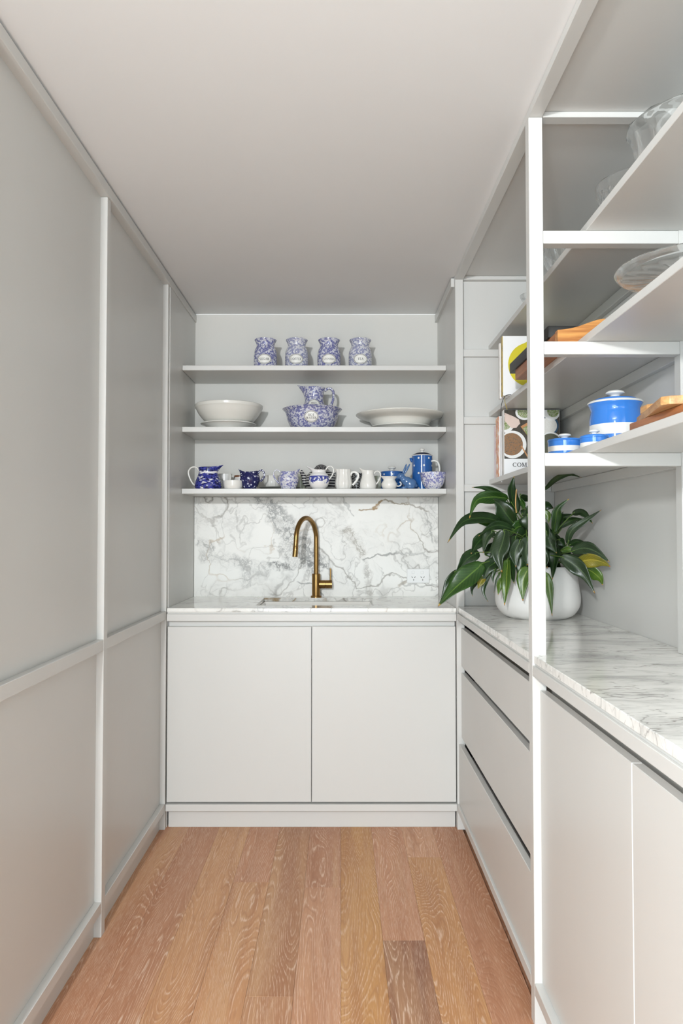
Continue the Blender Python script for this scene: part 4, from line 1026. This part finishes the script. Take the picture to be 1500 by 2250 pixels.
pr('plate_print', disc(0.185, 0.125, 0.05), PW_); pr('food_print', disc(0.185, 0.127, 0.042), F_DARKG)
pr('hand_print', [[(0.002, 0.252), (0.002, 0.222), (0.014, 0.206), (0.03, 0.19), (0.05, 0.192), (0.056, 0.2), (0.064, 0.208), (0.06, 0.224), (0.04, 0.236)]], PSKIN)
pr('cutlery_print', [[(0.066, 0.118), (0.07, 0.121), (0.098, 0.074), (0.093, 0.072)]], PTAN)
g, w = glyphs('COMMUNITY', 0.0165)
sx_ = 0.158/w
link('lettering', print_me('lettering', [[(0.034+u*sx_, 0.036+v) for u, v in p] for p in g], flat(-0.0007)), BLACK, t)
link('small_print', print_me('small_print', sum([quad(0.068+i*0.0035, 0.0255, 0.0705+i*0.0035, 0.0285) for i in range(24)], []), flat(-0.0007)), plain('grey_print', rgb(150, 148, 146), 0.5), t)
link('ribbon_marker', tube_me('ribbon_marker', [(0.004, 0.014, 0.003), (-0.003, 0.012, -0.006), (-0.008, 0.01, -0.024)], (lambda u: (0.0028, 0.0006)), 6, 5), plain('white_ribbon', rgb(228, 228, 228), 0.5), t, 60)
y_ = 2.9605
for i, (th, h, lb, cols, off, sc) in enumerate((
    (0.022, 0.242, 'dark brown spined cookbook next to the community cookbook', [rgb(58, 44, 40), rgb(120, 84, 62), rgb(180, 160, 148)], 0.004, 55),
    (0.014, 0.246, 'thin white spined cookbook between the dark and orange ones', [rgb(238, 238, 236), rgb(230, 228, 226), rgb(210, 208, 206)], 0.0, 20),
    (0.058, 0.250, 'orange and white patterned cookbook in the lower row', [rgb(236, 232, 226), rgb(232, 226, 216), rgb(222, 138, 52), rgb(204, 96, 44), rgb(236, 232, 226)], -0.004, 42),
    (0.062, 0.225, 'pink and lilac spined cookbook at the end panel', [rgb(206, 120, 140), rgb(226, 214, 216), rgb(180, 150, 176)], 0.002, 30))):
    book('cookbook', lb, 0.650+off, y_, z2, 0.2, th, h, WCOV, spine_mat('spine_low_%d' % i, cols, sc)); y_ += th+0.0012

# ------------------------------------------------------------------ potted peace lily
PX_, PY_ = 0.728, 2.735
pl = thing('potted_plant', 'leafy green peace lily in a white pot on the marble bench', 'plant', (PX_, PY_, ZR))
POT = plain('matt_white_pot', rgb(226, 224, 220), 0.5, vary=0.08)
pp = vessel([(0.10, 0), (0.108, 0.002), (0.13, 0.014), (0.149, 0.042), (0.1535, 0.075), (0.148, 0.12), (0.141, 0.165), (0.138, 0.188)], 0.007)
pot = link('pot', lathe_me('pot', pp, 72), POT, pl, 50)
st_ = NT('potting_soil'); SOIL = st_.fin(st_.mix(st_.noise(st_.obj(), 90.0, 4), rgb(42, 34, 28), rgb(78, 64, 52)), 0.95)
link('soil', lathe_me('soil', [(0, 0.15), (0.12, 0.15), (0.1345, 0.152), (0.12, 0.16), (0.06, 0.164), (0, 0.165)], 40), SOIL, pot, 60)
def leaf_mat(name, c0, c1, rib, tip):
    t = NT(name); uv = t.n('TexCoord', out=2); u = t.n('SeparateXYZ', {0: uv}); v = t.n('SeparateXYZ', {0: uv}, out=1)
    nz = t.noise(t.obj(), 22.0, 3)
    c = t.mix(t.rng(nz, 0.3, 0.7), c0, c1)
    d = t.math('ABSOLUTE', t.math('SUBTRACT', u, 0.5))
    vein = t.math('FRACT', t.math('MULTIPLY', t.math('SUBTRACT', v, t.math('MULTIPLY', d, 0.45)), 14.0))
    vl = t.rng(t.math('ABSOLUTE', t.math('SUBTRACT', vein, 0.5)), 0.0, 0.16, 0.22, 0)
    c = t.mix(vl, c, rib)
    c = t.mix(t.rng(d, 0.012, 0.045, 0.75, 0), c, rib)
    c = t.mix(t.rng(t.math('ADD', v, t.math('MULTIPLY', nz, 0.03)), 0.93, 0.965, 0, 1), c, tip)
    c = t.mix(t.rng(v, 0.965, 0.99, 0, 0.9), c, rgb(92, 52, 34))
    t.bump(vl, 0.25, 0.001)
    t.b.inputs['Subsurface Weight'].default_value = 0.0
    return t.fin(c, 0.33)
LM = [leaf_mat('dark_green_leaf', rgb(20, 40, 16), rgb(32, 56, 24), rgb(58, 86, 38), rgb(150, 120, 44)),
      leaf_mat('mid_green_leaf', rgb(28, 58, 16), rgb(42, 76, 24), rgb(92, 122, 44), rgb(176, 140, 50)),
      leaf_mat('fresh_green_leaf', rgb(50, 80, 22), rgb(70, 98, 30), rgb(130, 144, 58), rgb(190, 132, 52)),
      leaf_mat('yellowing_leaf', rgb(126, 116, 34), rgb(92, 94, 34), rgb(180, 164, 70), rgb(150, 84, 44)),
      leaf_mat('slate_green_leaf', rgb(28, 46, 26), rgb(42, 60, 36), rgb(78, 98, 62), rgb(150, 116, 50))]
STEM = plain('leaf_stalk_green', rgb(84, 110, 48), 0.5)
def leaf(pts, hw, mat, roll, wave=1.0):
    C = [Vector(p) for p in smooth_prof([tuple(p) for p in pts], 5)]; N = len(C); A = 6
    vs, fs, uv = [], [], []
    camp = Vector((0, 0, CAMZ)); ph = rnd.uniform(0, 6)
    for i, c in enumerate(C):
        t = i/(N-1); T = (C[min(i+1, N-1)]-C[max(i-1, 0)]).normalized()
        view = (camp-c).normalized(); s = T.cross(view)
        s = s.normalized() if s.length > 1e-4 else Vector((1, 0, 0)); n = s.cross(T).normalized()
        rl = roll+0.35*math.sin(2.2*t+ph); s2 = s*math.cos(rl)+n*math.sin(rl); n2 = s2.cross(T).normalized()
        w = hw*(math.sin(PI*min(1, t**0.72*1.0))**0.85 if 0 < t < 1 else 0) * (1 if t < 0.55 else 1-0.62*((t-0.55)/0.45)**0.9)
        w = max(w, 0.0006)
        for j in range(A+1):
            a = j/A*2-1
            lift = 0.30*abs(a)*w + wave*0.17*min(w*1.6, hw)*math.sin(10*t+ph+(1.9 if a > 0 else 0))*a*a
            vs.append(c + s2*a*w + n2*lift); uv.append((a*0.5+0.5, t))
    for i in range(N-1):
        for j in range(A):
            b = i*(A+1)+j; fs.append((b, b+1, b+A+2, b+A+1))
    me = bpy.data.meshes.new('leaf'); me.from_pydata([tuple(v-Vector((PX_, PY_, ZR))) for v in vs], [], fs)
    ul = me.uv_layers.new(name='leaf_uv')
    for lp in me.loops: ul.data[lp.index].uv = uv[lp.vertex_index]
    o = link('leaf', me, mat, pl, 180)
    m = o.modifiers.new('thickness', 'SOLIDIFY'); m.thickness = 0.0007; m.offset = 0
    return o
fa = lambda x, y: (960+x/7.033, 1040+y/7.033)
fb = lambda x, y: (1190+x/6.43, 1030+y/6.43)
# (frame, centre line from stalk to tip, half width, depth at stalk, depth at tip, leaf kind)
LEAVES = [
 (fa, [(1060, 385), (900, 290), (720, 225), (535, 218)], 48, 2.74, 2.72, 0), (fa, [(1100, 390), (860, 365), (610, 420), (497, 700)], 92, 2.70, 2.64, 1),
 (fa, [(1225, 640), (1165, 420), (1145, 220), (1190, 40)], 96, 2.72, 2.70, 0), (fa, [(1200, 800), (1060, 620), (960, 480), (850, 400)], 125, 2.70, 2.68, 0),
 (fa, [(1000, 760), (720, 690), (400, 750), (160, 1075)], 86, 2.70, 2.60, 0), (fa, [(1080, 790), (850, 770), (630, 770)], 82, 2.72, 2.70, 1),
 (fa, [(1220, 890), (980, 800), (800, 850), (635, 975)], 62, 2.67, 2.62, 0), (fa, [(1060, 870), (1010, 1080), (950, 1280), (1003, 1535)], 140, 2.58, 2.55, 4),
 (fa, [(880, 890), (770, 1000), (712, 1235)], 75, 2.64, 2.61, 4), (fa, [(760, 960), (630, 1070), (520, 1245)], 92, 2.68, 2.64, 0),
 (fa, [(650, 1220), (460, 1330), (260, 1590)], 96, 2.66, 2.63, 0), (fa, [(330, 1490), (180, 1700), (48, 1990)], 62, 2.66, 2.64, 0),
 (fa, [(720, 1385), (460, 1610), (230, 1820), (12, 2058)], 150, 2.60, 2.55, 1), (fa, [(1240, 970), (1130, 1130), (1105, 1330)], 66, 2.60, 2.57, 0),
 (fa, [(1300, 1020), (1200, 1230), (1216, 1448)], 92, 2.57, 2.55, 4), (fa, [(1410, 980), (1370, 1200), (1395, 1425)], 105, 2.57, 2.56, 4),
 (fa, [(1095, 1320), (1075, 1620), (1040, 2045)], 90, 2.565, 2.55, 2), (fa, [(1420, 1450), (1330, 1650), (1325, 1975)], 98, 2.56, 2.545, 2),
 (fa, [(920, 1370), (790, 1460), (715, 1650)], 95, 2.62, 2.60, 0), (fa, [(700, 1460), (610, 1640), (540, 1780), (545, 1900)], 42, 2.64, 2.62, 0),
 (fa, [(730, 1600), (670, 1690), (628, 1785)], 52, 2.61, 2.60, 3), (fa, [(840, 1520), (740, 1700), (720, 1850), (790, 1985)], 34, 2.62, 2.60, 0),
 (fa, [(910, 1470), (865, 1590), (865, 1705)], 26, 2.60, 2.59, 0), (fa, [(985, 1520), (915, 1650), (878, 1845)], 15, 2.59, 2.58, 0),
 (fa, [(1005, 1610), (960, 1750), (942, 1880)], 46, 2.575, 2.56, 2), (fa, [(1390, 640), (1420, 770), (1450, 940)], 115, 2.60, 2.58, 0),
 (fa, [(1280, 350), (1400, 380), (1530, 410)], 72, 2.76, 2.78, 0), (fa, [(1280, 400), (1330, 470), (1360, 560)], 52, 2.72, 2.70, 1),
 (fa, [(1310, 650), (1370, 590), (1410, 490)], 62, 2.70, 2.70, 0), (fa, [(760, 1270), (830, 1150), (880, 1060)], 95, 2.70, 2.70, 0),
 (fa, [(1100, 1310), (1150, 1480), (1190, 1700)], 85, 2.585, 2.575, 0), (fa, [(1270, 1280), (1300, 1430), (1250, 1640)], 95, 2.585, 2.57, 0),
 (fa, [(1000, 1180), (900, 1350), (830, 1560)], 95, 2.66, 2.62, 0), (fa, [(1160, 1050), (1060, 1250), (1010, 1450)], 100, 2.64, 2.60, 0),
 (fa, [(1330, 1150), (1250, 1300), (1190, 1500)], 95, 2.60, 2.585, 0), (fa, [(1440, 1250), (1480, 1450), (1460, 1700)], 90, 2.585, 2.57, 0),
 (fa, [(1500, 700), (1560, 900), (1540, 1200)], 110, 2.60, 2.57, 0), (fa, [(1480, 250), (1560, 420), (1600, 640)], 90, 2.68, 2.66, 0),
 (fb, [(40, 300), (190, 150), (380, 80), (565, 125)], 34, 2.66, 2.55, 0), (fb, [(165, 910), (195, 720), (230, 560), (388, 422)], 66, 2.62, 2.58, 1),
 (fb, [(-60, 590), (60, 525), (165, 560)], 72, 2.66, 2.66, 0), (fb, [(10, 600), (85, 670), (95, 770)], 50, 2.60, 2.59, 2),
 (fb, [(200, 940), (265, 730), (300, 600)], 38, 2.66, 2.66, 0), (fb, [(310, 800), (310, 690), (460, 640)], 58, 2.64, 2.60, 0),
 (fb, [(240, 835), (390, 745), (490, 710), (620, 722)], 42, 2.62, 2.56, 0), (fb, [(430, 640), (540, 615), (640, 680), (718, 775)], 48, 2.58, 2.52, 0),
 (fb, [(360, 1060), (420, 870), (650, 710), (842, 578)], 48, 2.58, 2.50, 4), (fb, [(375, 1090), (490, 1030), (640, 1075), (805, 1160)], 46, 2.58, 2.50, 0),
 (fb, [(410, 1170), (600, 1120), (780, 1180), (960, 1320)], 82, 2.54, 2.44, 4), (fb, [(490, 1330), (680, 1285), (850, 1315), (970, 1385)], 92, 2.52, 2.44, 3),
 (fb, [(630, 1410), (720, 1460), (820, 1550), (860, 1645)], 80, 2.52, 2.46, 2), (fb, [(260, 1240), (450, 1350), (610, 1500), (752, 1765)], 102, 2.53, 2.46, 4),
 (fb, [(380, 1240), (520, 1225), (640, 1230)], 58, 2.57, 2.53, 0), (fb, [(265, 1160), (360, 1130), (460, 1130)], 42, 2.56, 2.54, 2),
 (fb, [(50, 880), (120, 1050), (212, 1195)], 92, 2.57, 2.54, 0), (fb, [(190, 1110), (180, 1300), (148, 1565)], 80, 2.57, 2.545, 0),
 (fb, [(55, 1460), (105, 1700), (146, 2085)], 54, 2.56, 2.555, 2), (fb, [(230, 1000), (290, 1050), (340, 1110)], 54, 2.60, 2.58, 0),
 (fb, [(-60, 760), (40, 900), (60, 1100)], 95, 2.59, 2.56, 0), (fb, [(-40, 1100), (20, 1300), (10, 1480)], 85, 2.57, 2.56, 0),
]
# the crowded heart of the plant, mostly hidden behind the outer leaves
for i in range(22):
    a0 = rnd.uniform(0, 2*PI); rr = rnd.uniform(0.03, 0.10); z0 = rnd.uniform(0.20, 0.34); ln = rnd.uniform(0.10, 0.17)
    d_ = Vector((math.cos(a0), math.sin(a0), 0)); b_ = Vector((PX_-0.01, PY_-0.03, ZR+z0))+d_*rr*0.6
    tip = b_+d_*ln*0.62+Vector((0, 0, -ln*rnd.uniform(0.25, 0.8)))
    if tip.x > 0.88 or tip.y > 3.0: continue
    P = [b_, b_.lerp(tip, 0.5)+Vector((0, 0, 0.02)), tip]
    leaf(P, rnd.uniform(0.022, 0.03), LM[rnd.choice((0, 0, 0, 1, 4))], rnd.uniform(-0.5, 0.5))
    link('leaf_stalk', tube_me('leaf_stalk', [tuple(v-Vector((PX_, PY_, ZR))) for v in (Vector((PX_+d_.x*0.02, PY_+d_.y*0.02, ZR+0.155)), b_.lerp(Vector((PX_, PY_, ZR+0.155)), 0.45)+d_*0.01, b_, P[1])], lambda u: 0.0028-0.0014*u, 6, 4), STEM, pl, 60)
for (f, ptl, hw, Ya, Yt, kind) in LEAVES:
    n = len(ptl); P = []
    for i, p in enumerate(ptl):
        x, y = f(*p); P.append(px(x, y, Ya+(Yt-Ya)*i/(n-1)))
    sc = 7.033 if f is fa else 6.43
    leaf(P, hw/sc*Ya/FPX*1.12, LM[kind], rnd.uniform(-0.45, 0.45))
    # stalk back to the crown of the plant
    b = P[0]; crown = Vector((PX_+rnd.uniform(-0.05, 0.05), PY_+rnd.uniform(-0.06, 0.03), ZR+0.155))
    d0 = (P[0]-P[1]).normalized()
    mid = b.lerp(crown, 0.5)+Vector((0, 0, 0.02+0.05*max(0, 1.25-b.z)))+d0*0.02
    pts = [tuple(v-Vector((PX_, PY_, ZR))) for v in (crown, mid, b, b.lerp(P[1], 0.3))]
    link('leaf_stalk', tube_me('leaf_stalk', pts, lambda u: 0.0028-0.0014*u, 6, 5), STEM, pl, 60)
# dried flower stalk
pts = [tuple(px(*fa(x, y), 2.60)-Vector((PX_, PY_, ZR))) for x, y in ((1225, 610), (1212, 470), (1218, 330), (1225, 250))]
link('dried_flower_stalk', tube_me('dried_flower_stalk', pts, 0.0022, 6, 4), plain('dry_stalk', rgb(190, 150, 96), 0.6), pl, 60)
